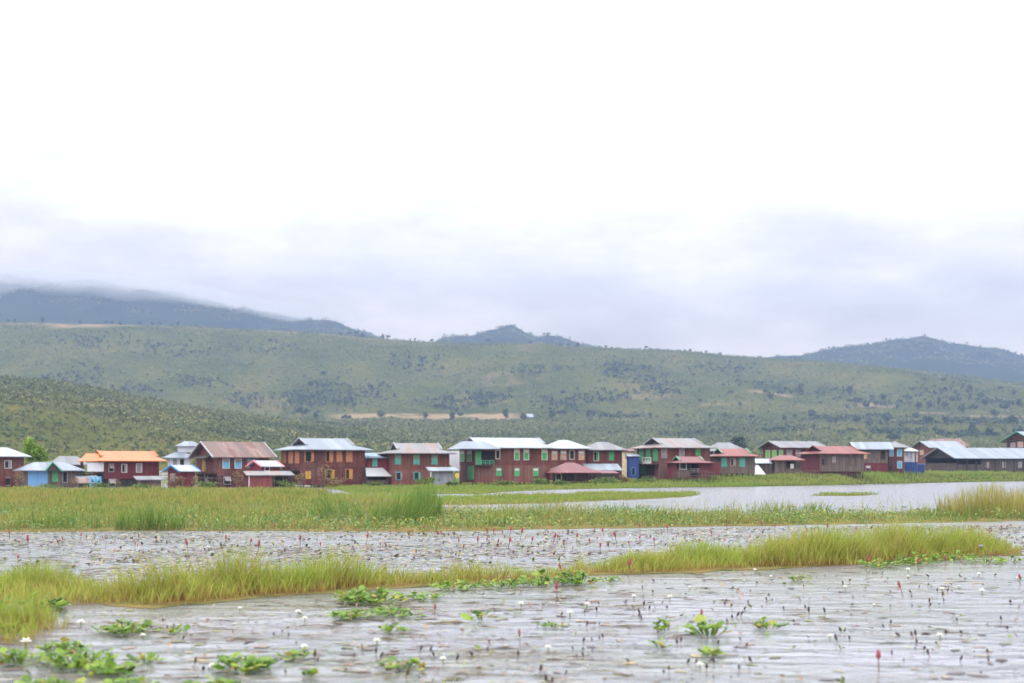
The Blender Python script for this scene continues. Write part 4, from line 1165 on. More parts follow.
# H11 crimson wing house with the awning
h = House('house', 'crimson house with light blue roof and a white awning over its porch', 'house', 176, 366, 367, 392, 5.5)
h.roof('shed', 457.5, 452.5, 'r_blue', o=.5, oe=.15); h.wall(456.6, 485, 'crimson')
h.win(373, 377, 459.5, 466, 'closed', 'teal', 'teal')
za = h.z(467.6); zb = h.z(476); a, b_ = h.fx(365.5), h.fx(387.5)
MB().shell([(a, -h.W/2 - 1.8, zb), (b_ + .4, -h.W/2 - 1.8, zb), (b_ - .6, -h.W/2 + .02, za), (a, -h.W/2 + .02, za)], [(0, 1, 2, 3)], .05).build('awning', M['tarp'], h.root)
MB().box(a, b_, -h.W/2 - 1.2, -h.W/2 - 1.14, h.z(485.5), h.z(480)).build('porch_wall', M['wood'], h.root)
MB().box(a + .1, b_ - .2, -h.W/2 - .03, -h.W/2 - .005, h.z(480), h.z(476)).build('painted_porch_shade', M['dark'], h.root)  # black sheet on the wall, painted as the shade beneath the awning
for x in (a + .1, b_): MB().bar((x, -h.W/2 - 1.7, -.8), (x, -h.W/2 - 1.7, zb), .06, n=5).build('post', M['oldwood'], h.root)
h.stilts(484, n=4)
# H12 teal-shuttered house
h = House('house', 'faded red house with stained grey roof and teal shutters', 'house', 174, 390, 392, 449.5, 6.5, b=math.radians(10))
h.roof('irimoya', 453, 443, 'r_stain', o=.75, inset=1.9, tg=.4, trim='greytrim'); h.wall(452.4, 469.5, 'brick'); h.wall(469.55, 485.5, 'rosy', inset=.02)
for a, b_ in ((395.5, 400.5), (414, 419), (432, 437)): h.win(a, b_, 455.5, 464, 'closed', 'teal', 'teal', top='greyshut')
h.win(396.5, 400.5, 472.5, 479.5, 'open', 'greyshut', 'sky'); h.win(414.5, 418.5, 472.5, 479.5, 'open', 'teal', 'teal')
h.stilts(484.5, n=6)
# H13 grey zinc shed
h = shed('shed', 'grey zinc shed with a light flat roof beside the teal-shuttered house', 'shed', 166, 434.5, 453, 470.6, 467, 485, 'r_pale', 'zinc', 3, 'shed', .5, oe=.7)
h.win(447, 450, 474, 484, 'door', 'zinc', 'greytrim')
MB().bar((h.fx(430.5), -h.W/2 - .3, -.8), (h.fx(430.5), -h.W/2 - .3, h.z(470.5)), .07, n=5).build('post', M['white'], h.root)
# white sheet wall between H12 and H14
h = House('sheet_wall', 'tall white metal sheet wall filling the gap left of the green-shuttered house', 'wall', 186, 448, 448, 461, .3, b=.05)
MB().shell([(-h.L/2, 0, h.z(450)), (h.L/2, 0, h.z(450)), (h.L/2, .01, h.z(450)), (-h.L/2, .01, h.z(450))], [(0, 1, 2, 3)], .05)
a = h.L/2; zt, zm, zb = h.z(451), h.z(463), h.z(471)
m_ = MB(); m_.v = [(-a, -.05, zt), (a, -.05, zt), (a, -.05, zb), (a * .3, -.05, zb), (-a, -.05, zm), (-a, .05, zt), (a, .05, zt), (a, .05, zb), (a * .3, .05, zb), (-a, .05, zm)]
m_.f = [(4, 3, 2, 1, 0), (5, 6, 7, 8, 9), (0, 1, 6, 5), (1, 2, 7, 6), (2, 3, 8, 7), (3, 4, 9, 8), (4, 0, 5, 9)]
m_.build('sheets', M['whitewall'], h.root)
MB().bar((-a + .1, .15, -.8), (-a + .1, .15, zt - .1), .07, n=5).build('post', M['oldwood'], h.root)
MB().bar((a - .1, .15, -.8), (a - .1, .15, zt - .1), .07, n=5).build('post', M['oldwood'], h.root)
# H14 green-shuttered long house
h = House('house', 'long rosy house with white roof, green shutters and a green railed balcony', 'house', 176, 459, 475, 550, 6.6)
h.roof('irimoya', 447.4, 437.5, 'r_white', o=.8, inset=1.5, tg=.45, trim='greytrim'); h.wall(446.8, 465, 'redbrown'); h.wall(465.05, 482.5, 'rosy', inset=.02)
for a, b_ in ((461, 464.5), (467.5, 471.5)): h.win(a, b_, 451, 461, 'closed', 'green', 'white', 'left', top='white')
h.win(476, 480.5, 451.5, 464, 'door', 'green', 'greentrim')
h.panel(481.2, 494.8, 451.2, 464.3, 'dark', 'painted_balcony_shade', .0, .02)  # flat panel on the wall; the recess's shade is its black colour
h.rail(475.5, 492, 460.5, 465, 'greentrim', .8)
h.win(496, 499.5, 450.5, 458.5, 'plain', frame='white')
for a, b_ in ((514.5, 519), (524, 528.5), (542, 547)): h.win(a, b_, 449.5, 459.5, 'closed', 'green', 'white', top='white')
for a, b_ in ((496.5, 501), (515, 519), (533.5, 538)): h.win(a, b_, 468.5, 475.5, 'closed', 'green', 'greentrim', top='white')
h.win(468.5, 473.5, 466.5, 479, 'door', 'green', 'greentrim', 'left')
# the lower front roof over the balcony corner
a, b_ = h.fx(466), h.fx(497); ze = h.z(448.8); zr = h.z(441)
lr = MB().shell([(a - 1.2, -h.W/2 - 1.5, ze), (b_, -h.W/2 - 1.5, ze), (b_ - 1.3, -h.W/2 + 1.2, zr), (a + .6, -h.W/2 + 1.2, zr)], [(0, 1, 2, 3)], .08)
lr.shell([(a - 1.2, -h.W/2 + 4.0, ze), (a - 1.2, -h.W/2 - 1.5, ze), (a + .6, -h.W/2 + 1.2, zr), (a + .6, -h.W/2 + 4.0, zr)], [(0, 1, 2, 3)], .08)
lr.build('porch_roof', M['r_pale'], h.root)
h.stilts(481.8, n=7)
# H15 white-roof house
h = House('house', 'red house with bright white roof and tan shutters behind the rose-roofed hut', 'house', 190, 546, 547, 586, 6.5, b=math.radians(6))
h.roof('hip', 448.3, 440, 'r_white', o=.75, inset=2.8); h.wall(447.8, 480, 'redbrown')
for a, b_ in ((552, 557), (561, 566), (579, 584)): h.win(a, b_, 451, 459.5, 'closed', 'tan', 'tan', top='white')
h.win(570, 574, 451, 459, 'plain')
# H16 rose roofed hut
h = House('hut', 'low maroon hut under a broad rose-red hipped roof', 'hut', 178, 550, 553, 593, 6.0, b=math.radians(6))
h.roof('hip', 472.6, 462.6, 'r_rose', o=1.1, inset=2.9, oe=.9); h.wall(471.5, 481.5, 'darkred', inset=.5)
a = h.fx(590); MB().shell([(a, -h.W/2 - .9, h.z(473)), (a + 3.6, -h.W/2 - .7, h.z(473)), (a + 3.6, 0, h.z(471)), (a, 0, h.z(469))], [(0, 1, 2, 3)], .07).build('side_roof', M['r_rose'], h.root)
h.win(556, 561, 474, 480, 'plain'); h.win(571, 576, 474.5, 480, 'half', 'darkred', 'darkred')
for px in (553, 566, 580, 594): x = h.fx(px); MB().bar((x, -h.W/2 - .4, -.8), (x, -h.W/2 - .4, h.z(472)), .07, n=5).build('post', M['darkwood'], h.root)
# H17
h = House('house', 'red-brown house with plain grey roof right of the white-roofed one', 'house', 194, 586.5, 587, 622, 6.5, b=math.radians(6))
h.roof('hip', 449.8, 442, 'r_grey', o=.75, inset=2.4); h.wall(449.2, 480, 'redbrown')
h.win(594, 598.5, 452, 460.5, 'half', 'green', 'white'); h.win(609.5, 613.5, 452, 460, 'closed', 'green', 'green')
shed('shed', 'low shed with shiny pale blue roof below the grey-roofed house', 'shed', 186, 589, 619, 470, 463.6, 480, 'r_pale', 'darkwood', 4, 'shed', .4)
# H19 cream house bits and blue hut
h = shed('house', 'narrow cream house with a reddish roof squeezed between two larger houses', 'house', 206, 622.5, 633, 451, 448.8, 478, 'r_rose', 'cream', 5, 'gable', .3, gab='cream')
h.win(625, 628, 454, 459, 'closed', 'greyshut')
h = House('hut', 'bright blue hut squeezed in left of the balconied house', 'hut', 192, 628.5, 629, 639, 3.0, b=.1)
h.wall(456, 478, 'blue'); h.roof('shed', 456, 454, 'r_pale', o=.2); h.win(632, 635, 468, 475, 'plain', frame='bluetrim')
# H20 balconied house
h = House('house', 'red house with green doors opening on a white railed balcony', 'house', 190, 636, 659, 710, 7.6)
h.roof('irimoya', 447.4, 438, 'r_stain', o=.8, inset=1.8, tg=.4, trim='greytrim'); h.wall(446.9, 463.5, 'redbrown'); h.wall(463.55, 479, 'rosy', inset=.02)
for a, b_ in ((639.5, 643.5), (646.5, 650.5), (653.5, 657.5)): h.win(a, b_, 449.5, 460.5, 'door', 'green', 'greentrim', 'left')
h.win(641, 645, 466.5, 474, 'door', 'green', 'greentrim', 'left'); h.win(647, 655, 466.5, 475, 'plain', frame='rosy', face='left')
h.win(661.5, 666.5, 449, 457.5, 'closed', 'greyshut', 'greytrim'); h.win(679.5, 684, 449, 457.5, 'closed', 'greyshut', 'greytrim'); h.win(696, 700, 448.8, 455, 'closed', 'green', 'green')
fz = h.zfy(463.8, 0); fl = MB().box(-h.L/2 - 1.2, -h.L/2 + .02, -h.W/2, h.W/2, fz - .12, fz).build('balcony', M['darkwood'], h.root)
rb = MB()
for z in (fz + .4, fz + .85): rb.box(-h.L/2 - 1.2, -h.L/2 - 1.12, -h.W/2, h.W/2, z - .09, z)
rb.box(-h.L/2 - 1.12, -h.L/2 - 1.08, -h.W/2 + .1, h.W/2 - .1, fz, fz + .35)
for i in range(9): yy = -h.W/2 + .05 + (h.W - .1) * i / 8; rb.box(-h.L/2 - 1.2, -h.L/2 - 1.13, yy - .04, yy + .04, fz, fz + .85)
rb.build('railing', M['white'], fl)
h.stilts(478, n=6)
# H21 grey roof behind
h = shed('house', 'house with broad grey roof behind the red-roofed porch house', 'house', 226, 709, 744, 451, 442.5, 474, 'r_grey', 'redbrown', 7, 'hip', .7, inset=2.5)
h.win(722, 727, 453, 456, 'closed', 'greyshut')
# H22 red-roof porch house
h = House('house', 'grey plank house with red roof, teal shutters and teal gable trim', 'house', 196, 709, 720.5, 755, 6.0)
h.roof('irimoya', 456, 448.6, 'r_red', o=.7, inset=1.5, tg=.4, trim='greentrim'); h.wall(455.3, 473.5, 'wood')
for a, b_ in ((721.8, 726.3), (740, 744.5)): h.win(a, b_, 458, 466.5, 'closed', 'teal', 'teal')
h.win(731, 735, 459, 465.5, 'half', 'greyshut', 'tan')
h.stilts(473, n=7)
h2 = House('house', 'low porch house with red roof and green trim left of the teal-shuttered plank house', 'house', 184, 667, 676, 709.5, 4.6)
h2.roof('irimoya', 462.6, 456.6, 'r_rose', o=.6, inset=1.6, tg=.4, trim='greentrim')
MB().box(-h2.L/2, h2.L/2, h2.W/2 - .15, h2.W/2, h2.z(477), h2.z(461.5)).build('back_wall', M['darkred'], h2.root)
MB().box(-h2.L/2, -h2.L/2 + .12, -h2.W/2, h2.W/2 - .16, h2.z(478), h2.z(462)).build('side_wall', M['crimson'], h2.root)
MB().box(h2.fx(709.5) - 1.3, h2.fx(720), -h2.W/2, h2.W/2 - .16, h2.z(475), h2.z(462)).build('side_wall', M['plum'], h2.root)
MB().box(h2.fx(676.5), h2.fx(690), -h2.W/2 + .1, -h2.W/2 + .16, h2.z(478), h2.z(469)).build('porch_wall', M['wood'], h2.root)
fl = MB().box(h2.fx(690), h2.fx(709), -h2.W/2, h2.W/2 - .2, h2.z(473), h2.z(472.2)).build('porch_floor', M['darkwood'], h2.root)
rb = MB()
for yy in (468.5, 470.5): rb.box(h2.fx(690), h2.fx(708), -h2.W/2, -h2.W/2 + .06, h2.z(yy) - .07, h2.z(yy))
for px in (690, 694, 698, 702, 706): x = h2.fx(px); rb.box(x - .04, x + .04, -h2.W/2 + .01, -h2.W/2 + .05, h2.z(472.5), h2.z(468.5))
rb.build('railing', M['greyshut'], fl)
for px in (676, 690, 699, 708): x = h2.fx(px); MB().bar((x, -h2.W/2 + .05, -.8), (x, -h2.W/2 + .05, h2.z(462.5)), .07, n=5).build('post', M['oldwood'], h2.root)
h2.win(680, 686, 463.5, 469, 'plain')
# H23 lime-shuttered gabled house
h = House('house', 'brown gabled house with lime green shutters under a grey roof', 'house', 226, 762.5, 784, 822, 7.5)
h.roof('gable', 447.5, 441, 'r_grey', o=.7, oe=.8, trim='greytrim', gab='redbrown'); h.wall(446.6, 459, 'maroon'); h.wall(459.05, 476, 'oldwood', inset=.05)
for a, b_ in ((766, 770), (772.5, 776.5), (779.5, 783)): h.win(a, b_, 450.5, 457.5, 'closed', 'lime', 'white', 'left')
h.win(787, 791.5, 450, 456, 'closed', 'greyshut', 'greytrim'); h.win(796, 800, 450, 456, 'closed', 'greyshut', 'greytrim')
h.stilts(475, n=4)
# H24 white roofs between
shed('shed', 'low hut with white roof beside the lime-shuttered house', 'shed', 210, 757.5, 770, 463, 458.5, 474, 'r_white', 'oldwood', 3, 'shed', .3)
h = House('tarp_shelter', 'white tarpaulin tent standing at the foot of the lime-shuttered house', 'shelter', 203, 755, 756, 763, 2.5, b=.1)
a = h.L / 2; zt, zb = h.z(465), h.z(474.5)
m_ = MB().shell([(-a - .4, -1.3, zb), (a + .4, -1.3, zb), (a * .2, 1.2, zt), (-a * .6, 1.2, zt)], [(0, 1, 2, 3)], .04); m_.build('cover', M['tarp'], h.root)
for x in (-a * .5, a * .1): MB().bar((x, 1.2, -.5), (x, 1.2, zt), .05, n=5).build('post', M['oldwood'], h.root)
# H25 red-orange roof house
h = House('house', 'weathered plank house with a long red-orange roof and maroon side', 'house', 216, 801, 820, 864, 6.6)
h.roof('irimoya', 453.5, 446, 'r_red', o=.8, inset=1.6, tg=.4, trim='r_red'); h.wall(452.8, 471.5, 'wood')
MB().box(-h.L/2 - .03, -h.L/2 + .0, -h.W/2 + .02, h.W/2 - .02, h.z(474), h.z(456)).build('side_wall', M['plum'], h.root)
h.wall(471.55, 475, 'darkred', inset=.3)
h.win(822, 826, 458.5, 464.5, 'half', 'oldwood', 'oldwood'); h.win(832, 836, 456.5, 463, 'closed', 'greyshut', 'wood'); h.win(850, 855.5, 458, 465, 'closed', 'wood', 'oldwood')
h.stilts(473, n=7)
h = House('house', 'plank porch with a low orange-red roof left of the weathered plank house', 'house', 210, 770, 775, 801, 4.4)
h.roof('hip', 460, 455.3, 'r_red', o=.6, inset=1.6)
MB().box(-h.L/2, h.fx(785.5), -h.W/2, h.W/2 - .2, h.z(474.5), h.z(460)).build('wall', M['wood'], h.root)
MB().box(h.fx(785.8), h.L/2, -h.W/2 + .1, -h.W/2 + .16, h.z(474.5), h.z(468)).build('porch_wall', M['wood'], h.root)
MB().box(-h.L/2, h.L/2, h.W/2 - .18, h.W/2, h.z(474.5), h.z(459)).build('back_wall', M['darkred'], h.root)
for px in (786, 794, 800.5): x = h.fx(px); MB().bar((x, -h.W/2 + .05, -.5), (x, -h.W/2 + .05, h.z(459.5)), .08, n=5).build('post', M['oldwood'], h.root)
MB().box(h.fx(790.5), h.fx(794), -h.W/2 + .0, -h.W/2 + .05, h.z(468.5), h.z(464)).build('cloth', M['white'], h.root)
h.stilts(474, n=5)
# H26
h = House('house', 'plank house with pale blue roof and maroon ground floor right of the red-orange roof', 'house', 240, 857, 858, 888, 6.5, b=math.radians(8))
h.roof('gable', 449.2, 442, 'r_pale', o=.7, oe=.9, gab='redbrown'); h.wall(448.6, 463, 'wood'); h.wall(463.05, 474, 'plum', inset=.02)
h.win(863, 867, 452, 459, 'closed', 'tan', 'oldwood'); h.win(874, 878, 451, 459, 'closed', 'wood', 'oldwood'); h.win(881, 885, 451, 459, 'plain', frame='oldwood'); h.win(866, 870, 466, 470, 'awning', 'greyshut', 'greytrim')
h = House('house', 'narrow dark red house with bright blue shutters under a grey roof', 'house', 243, 888, 889, 904, 7.0, b=math.radians(6))
h.roof('hip', 447.3, 441, 'r_grey', o=.6, inset=2.2, oe=.9); h.wall(446.8, 475, 'darkred')
for a, b_, c_, e_ in ((889.6, 893, 449.5, 456), (897.5, 901.5, 449.5, 456), (897.5, 901.5, 461.5, 468)): h.win(a, b_, c_, e_, 'closed', 'sky', 'white')
# H27 white kiosk with blue base + second blue
h = House('kiosk', 'small white kiosk with a flat white hipped roof on a blue base', 'kiosk', 250, 904, 905, 917, 3.2, b=.12)
h.roof('hip', 451, 447.3, 'r_white', o=.35, inset=1.3); 
MB().box(-h.L/2, h.L/2, h.W/2 - .1, h.W/2, h.z(462), h.z(450.5)).build('back_wall', M['whitewall'], h.root)
for px in (905, 909, 913, 917): x = h.fx(px); MB().bar((x, -h.W/2 + .08, h.z(462)), (x, -h.W/2 + .08, h.z(450.6)), .09, n=5).build('post', M['white'], h.root)
MB().box(-h.L/2, h.fx(908), -h.W/2 + .1, -h.W/2 + .16, h.z(462), h.z(457)).build('counter', M['white'], h.root)
h.wall(462, 475, 'blue', name='base')
h = House('tank', 'small royal blue water tank box right of the white kiosk', 'tank', 254, 917.5, 918, 924.5, 1.8, b=.1)
h.wall(464.5, 474, 'blue', name='body'); MB().box(-h.L/2 - .08, h.L/2 + .08, -h.W/2 - .08, h.W/2 + .08, h.z(464.4), h.z(463.8)).build('lid', M['bluetrim'], h.root)
# H28 two behind
h = House('house', 'brown gabled house with light grey roof behind the long open barn', 'house', 338, 914, 931, 962, 8.0)
h.roof('gable', 447.6, 441, 'r_pale', o=.6, oe=.7, trim='greytrim', gab='redbrown'); h.wall(446.9, 474, 'brick')
h.win(920, 924, 450, 455, 'closed', 'tan', 'oldwood', 'left'); h.win(935, 939, 449, 454, 'plain')
h = shed('house', 'house with a rust-brown roof farthest back above the long open barn', 'house', 365, 926, 968, 446.5, 438.8, 474, 'r_rust', 'redbrown', 8, 'hip', .6, inset=2.0)
h.win(934, 938, 448.5, 453, 'plain')
# H29 long barn
h = House('barn', 'long open-sided barn of dark planks under a light grey metal roof', 'barn', 300, 926, 957, 1060, 11.0)
h.roof('gable', 458.2, 447.5, 'r_pale', o=.6, oe=.9, trim='greytrim', gab='darkwood')
L2, W2 = h.L / 2, h.W / 2
MB().box(h.fx(981), L2, -W2, -W2 + .1, h.z(474.5), h.z(459.2)).build('front_wall', M['oldwood'], h.root)
MB().box(-L2, h.fx(981) - .02, -W2 + .02, -W2 + .1, h.z(474.5), h.z(464.2)).build('front_wall', M['oldwood'], h.root)
MB().box(-L2, L2, W2 - .1, W2, h.z(474.5), h.z(457)).build('back_wall', M['darkwood'], h.root)
MB().box(-L2, -L2 + .1, -W2 + .12, W2 - .12, h.z(474.5), h.z(463)).build('side_wall', M['oldwood'], h.root)
for i in range(12):
    x = -L2 + .1 + (h.L - .2) * i / 11
    MB().bar((x, -W2 - .06, 0), (x, -W2 - .06, h.z(458)), .12, n=5).build('post', M['darkwood'], h.root)
for px in (985, 1002, 1018): h.win(px, px + 4, 461.5, 468, 'closed', 'greyshut', 'oldwood')
# H30
h = House('house', 'dark red house with a tall teal-edged gable at the right edge of the picture', 'house', 345, 1008, 1034, 1075, 9.0)
h.roof('gable', 441.5, 431.5, 'r_pale', o=1.4, oe=1.2, trim='greentrim', gab='maroon'); h.wall(440.6, 472, 'darkred')
h.win(1011, 1015, 443, 447, 'closed', 'greyshut', 'white', 'left'); h.win(1018, 1023, 442, 447, 'closed', 'tan', 'white', 'left')
# small white hut on the hill
d = hill_d(530, 418.5)
h = House('hut', 'tiny white-roofed hut by itself at the edge of the bare field on the hill', 'hut', d, 527, 527.5, 533, 6, b=.2)
h.roof('gable', 417.2, 413.8, 'r_white', o=.5, gab='darkwood'); h.wall(417, 420.5, 'oldwood')

# ------------------------------------------------------------------ trees
def crown_mesh(name, n, rx, ry, rz, zc, ls, lumps=9, seed=0):
    g = np.random.default_rng(seed)
    c = g.normal(0, 1, (lumps, 3)); c /= np.linalg.norm(c, axis=1)[:, None]
    c *= g.uniform(.25, .72, (lumps, 1)); R = g.uniform(.28, .52, lumps)
    k = g.integers(0, lumps, n)
    p = g.normal(0, 1, (n, 3)); p /= np.linalg.norm(p, axis=1)[:, None]
    p = c[k] + p * (R[k] * g.uniform(.55, 1.05, n))[:, None]
    p *= np.array([rx, ry, rz]); p[:, 2] += zc
    global rng
    keep = rng; rng = g
    co, f = leaves(p[:, 0], p[:, 1], p[:, 2], g.uniform(.6, 1.3, n) * ls, 0.2)
    rng = keep
    return np_mesh(name, co, [f])
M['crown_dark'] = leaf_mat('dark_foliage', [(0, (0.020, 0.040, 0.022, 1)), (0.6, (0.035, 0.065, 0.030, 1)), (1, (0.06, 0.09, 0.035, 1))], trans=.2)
M['crown_bright'] = leaf_mat('bright_foliage', [(0, (0.09, 0.18, 0.02, 1)), (0.6, (0.20, 0.34, 0.035, 1)), (1, (0.32, 0.42, 0.06, 1))], trans=.3)
M['bark'] = paint('bark', (0.10, 0.08, 0.06, 1))
M['crown_dry'] = leaf_mat('dry_foliage', [(0, (0.18, 0.11, 0.05, 1)), (0.6, (0.26, 0.17, 0.08, 1)), (1, (0.28, 0.24, 0.09, 1))], trans=.2)
def trunk_mesh(h, r):
    mb = MB(); mb.bar((0, 0, -.3), (.05 * h, 0, h * .45), r, r * .7, 6)
    mb.bar((.05 * h, 0, h * .45), (.14 * h, .05 * h, h * .8), r * .6, r * .25, 5); mb.bar((.05 * h, 0, h * .42), (-.12 * h, -.06 * h, h * .78), r * .55, r * .22, 5); mb.bar((.04 * h, 0, h * .45), (0, .1 * h, h * .85), r * .5, r * .2, 5)
    me = bpy.data.meshes.new('trunk'); me.from_pydata(mb.v, [], mb.f); me.update()
    return me
# unit trees one metre tall, shared by the copies
kinds = []
for i, (rx, rz, zc, n) in enumerate(((.42, .40, .60, 260), (.52, .36, .58, 300), (.30, .46, .55, 220), (.60, .42, .50, 320))):
    cm = crown_mesh('crown', n, rx, rx, rz, zc, .075, 10, 100 + i); cm.materials.append(M['crown_dark'])
    tm = trunk_mesh(1.0, .03); tm.materials.append(M['bark'])
    kinds.append((cm, tm))
def hill_tree(px, py, hp, label, group, kind=None, wide=1.0):
    d = hill_d(px, py)
    X = (px - 512) / F * d; z = ground_at(px, d)
    k = hp * d / F * 1.3
    cm, tm = kinds[kind if kind is not None else int(rng.integers(0, 4))]
    r = empty('tree', (X, d, z - .3), rng.uniform(0, 6.28))
    r.scale = (k * wide, k * wide, k)
    link('crown', cm, None, r); link('trunk', tm, None, r)
    tag(r, label, 'tree', group)
G1 = 'dark trees scattered on the right hillside'
L1 = 'dark tree standing alone among the scrub on the right hillside'
for t in ((801, 394, 10, 2), (850, 396, 10, 2), (857, 407, 9, 1), (866, 408, 7, 3), (883, 404, 9, 0), (908, 403, 8, 0), (919, 412, 9, 0), (930, 412, 10, 0), (939, 406, 9, 2), (913, 394, 6, 1), (812, 421, 10, 0), (836, 424, 7, 2), (830, 425, 5, 1), (857, 426, 9, 0), (868, 427, 6, 3), (887, 427, 13, 0), (916, 422, 9, 0), (928, 427, 10, 1), (784, 423, 8, 2), (795, 420, 6, 0), (770, 399, 7, 3), (780, 398, 7, 1), (765, 396, 6, 0), (731, 397, 6, 1), (740, 408, 5, 0), (725, 420, 7, 0), (710, 419, 6, 2), (752, 421, 6, 1), (945, 410, 8, 0), (955, 406, 9, 1), (962, 416, 10, 0), (974, 414, 9, 1), (985, 409, 9, 0), (994, 420, 10, 0), (1004, 414, 10, 1), (1012, 427, 11, 0), (1019, 408, 9, 2), (1014, 398, 7, 0), (980, 400, 7, 1), (970, 392, 7, 0), (1000, 392, 6, 1), (943, 384, 6, 1), (925, 383, 5, 0), (960, 428, 9, 1), (945, 425, 8, 0), (972, 430, 8, 3), (892, 440, 8, 3), (850, 434, 6, 1), (1020, 437, 9, 0), (990, 436, 8, 1), (677, 420, 6, 0), (700, 404, 5, 1), (650, 418, 5, 0), (620, 416, 5, 1), (840, 401, 5, 0), (820, 405, 4, 1)):
    hill_tree(t[0], t[1], t[2], L1, G1, t[3])
for t in ((303, 419, 11, 1, 'big dark tree at the left end of the bare field on the hill'), (316, 419, 7, 3, 'low dark tree hugging the left end of the bare field, right of the big one'), (347, 423, 8, 1, 'round tree in front of the bare field on the hill, leftmost there'), (381, 421, 9, 0, 'grey green tree in the middle of the bare field on the hill'), (425, 420, 8, 2, 'narrow tree at the right part of the bare field on the hill'), (452, 421, 9, 2, 'bright narrow tree at the right end of the bare field'), (460, 419, 6, 1, 'small bush tree right of the narrow pair by the bare field'), (506, 420, 11, 2, 'tall narrow dark tree left of the tiny white hut'), (523, 420, 7, 3, 'dark round tree touching the tiny white hut'), (552, 418, 8, 3, 'wide dark tree first right of the tiny white hut'), (561, 418, 8, 1, 'wide dark tree second right of the tiny white hut'), (592, 418, 8, 1, 'dark round tree on the foot slope between hut and red-roofed houses')):
    hill_tree(t[0], t[1], t[2], t[4], 'trees along the bare field', t[3], 1.1)
G2 = 'trees on the skyline of the main hill'
for i, (px, hp, kd) in enumerate(((8, 5, 0), (15, 6, 2), (42, 8, 2), (80, 6, 0), (106, 5, 1), (112, 5, 0), (120, 5, 3), (140, 5, 1), (152, 5, 3), (160, 5, 1), (172, 4, 0), (178, 7, 2), (196, 4, 1), (340, 5, 3), (350, 6, 1), (356, 7, 1), (362, 6, 3), (383, 7, 2), (388, 6, 1), (410, 4, 2), (415, 5, 2), (432, 5, 1), (488, 6, 1), (530, 6, 1), (560, 5, 3), (568, 5, 1), (578, 7, 2), (606, 4, 1), (646, 5, 1), (690, 4, 3), (706, 4, 1), (720, 4, 3), (790, 4, 1), (800, 4, 3))):
    z_ = lerp(np.array([float(px)]), RB)[0]
    d = float(mp(2640.0)); X = (px - 512) / F * d; k = hp * d / F
    cm, tm = kinds[kd]
    r = empty('tree', (X, d, ground_at(px, d) - .5), rng.uniform(0, 6.28)); r.scale = (k, k, k)
    link('crown', cm, None, r); link('trunk', tm, None, r)
    tag(r, 'tiny tree silhouetted on the skyline of the main hill', 'tree', G2)
for px, py, hp, kd, lb in ((692, 452, 15, 3, 'big dark rounded tree behind the balconied house roof'), (738, 454, 18, 3, 'largest dark rounded tree behind the grey-roofed house'), (660, 447, 8, 1, 'lower dark tree left of the big rounded one behind the balconied house'), (893, 444, 9, 1, 'dark tree just above the narrow blue-shuttered house')):
    hill_tree(px, py, hp, lb, 'trees close behind the houses', kd, 1.3)
# bright tree by the left house
X = (36 - 512) / F * 184; zb = max(0, ground_at(36, 184))
r = empty('tree', (X, 184, zb))
cm = crown_mesh('crown', 3600, 2.0, 1.7, 2.2, 4.5, .17, 14, 5); link('crown', cm, M['crown_bright'], r)
mb = MB().bar((0, 0, -.3), (.1, 0, 2.4), .13, .09, 7).bar((.1, 0, 2.4), (.6, .2, 4.2), .08, .03, 5).bar((.1, 0, 2.3), (-.5, -.2, 4.4), .08, .03, 5).bar((.1, 0, 2.4), (0, .3, 5.0), .07, .03, 5)
mb.build('trunk', M['bark'], r)
tag(r, 'bright green leafy tree between the left edge house and the sky blue hut', 'tree')
# dry twiggy shrubs in front of the houses
def dry_shrub(px, d, hp, label, mat='crown_dry', n=260):
    X = (px - 512) / F * d; k = hp * d / F
    r = empty('dry_shrub', (X, d, max(0, ground_at(px, d))))
    cm = crown_mesh('twigs', n, k * .42, k * .42, k * .5, k * .55, .09, 12, int(px)); link('foliage', cm, M[mat], r)
    mb = MB()
    for i in range(9):
        a = rng.uniform(0, 6.28); mb.bar((0, 0, -.3), (math.cos(a) * k * .3, math.sin(a) * k * .3, k * rng.uniform(.6, 1.05)), .03, .012, 4)
    mb.build('stem', M['bark'], r)
    tag(r, label, 'shrub', 'dry shrubs before the houses')
dry_shrub(323, 158, 26, 'tall dry brown shrub before the middle of the large peach-shuttered house')
dry_shrub(300, 158, 20, 'dry brown shrub before the left corner of the large peach-shuttered house')
dry_shrub(238, 160, 20, 'dry tan shrub between the rusty-roofed house and the salmon shed')
dry_shrub(172, 160, 15, 'yellowish dry shrub before the blue-gabled hut', n=160)
dry_shrub(195, 160, 12, 'small dry shrub below the balcony of the rusty-roofed house', n=120)
dry_shrub(20, 162, 20, 'reddish dry shrub before the left edge house')
dry_shrub(74, 161, 14, 'dark dry shrub right of the sky blue hut', n=160)
dry_shrub(118, 160, 10, 'low dry shrub under the orange-roofed house', n=120)

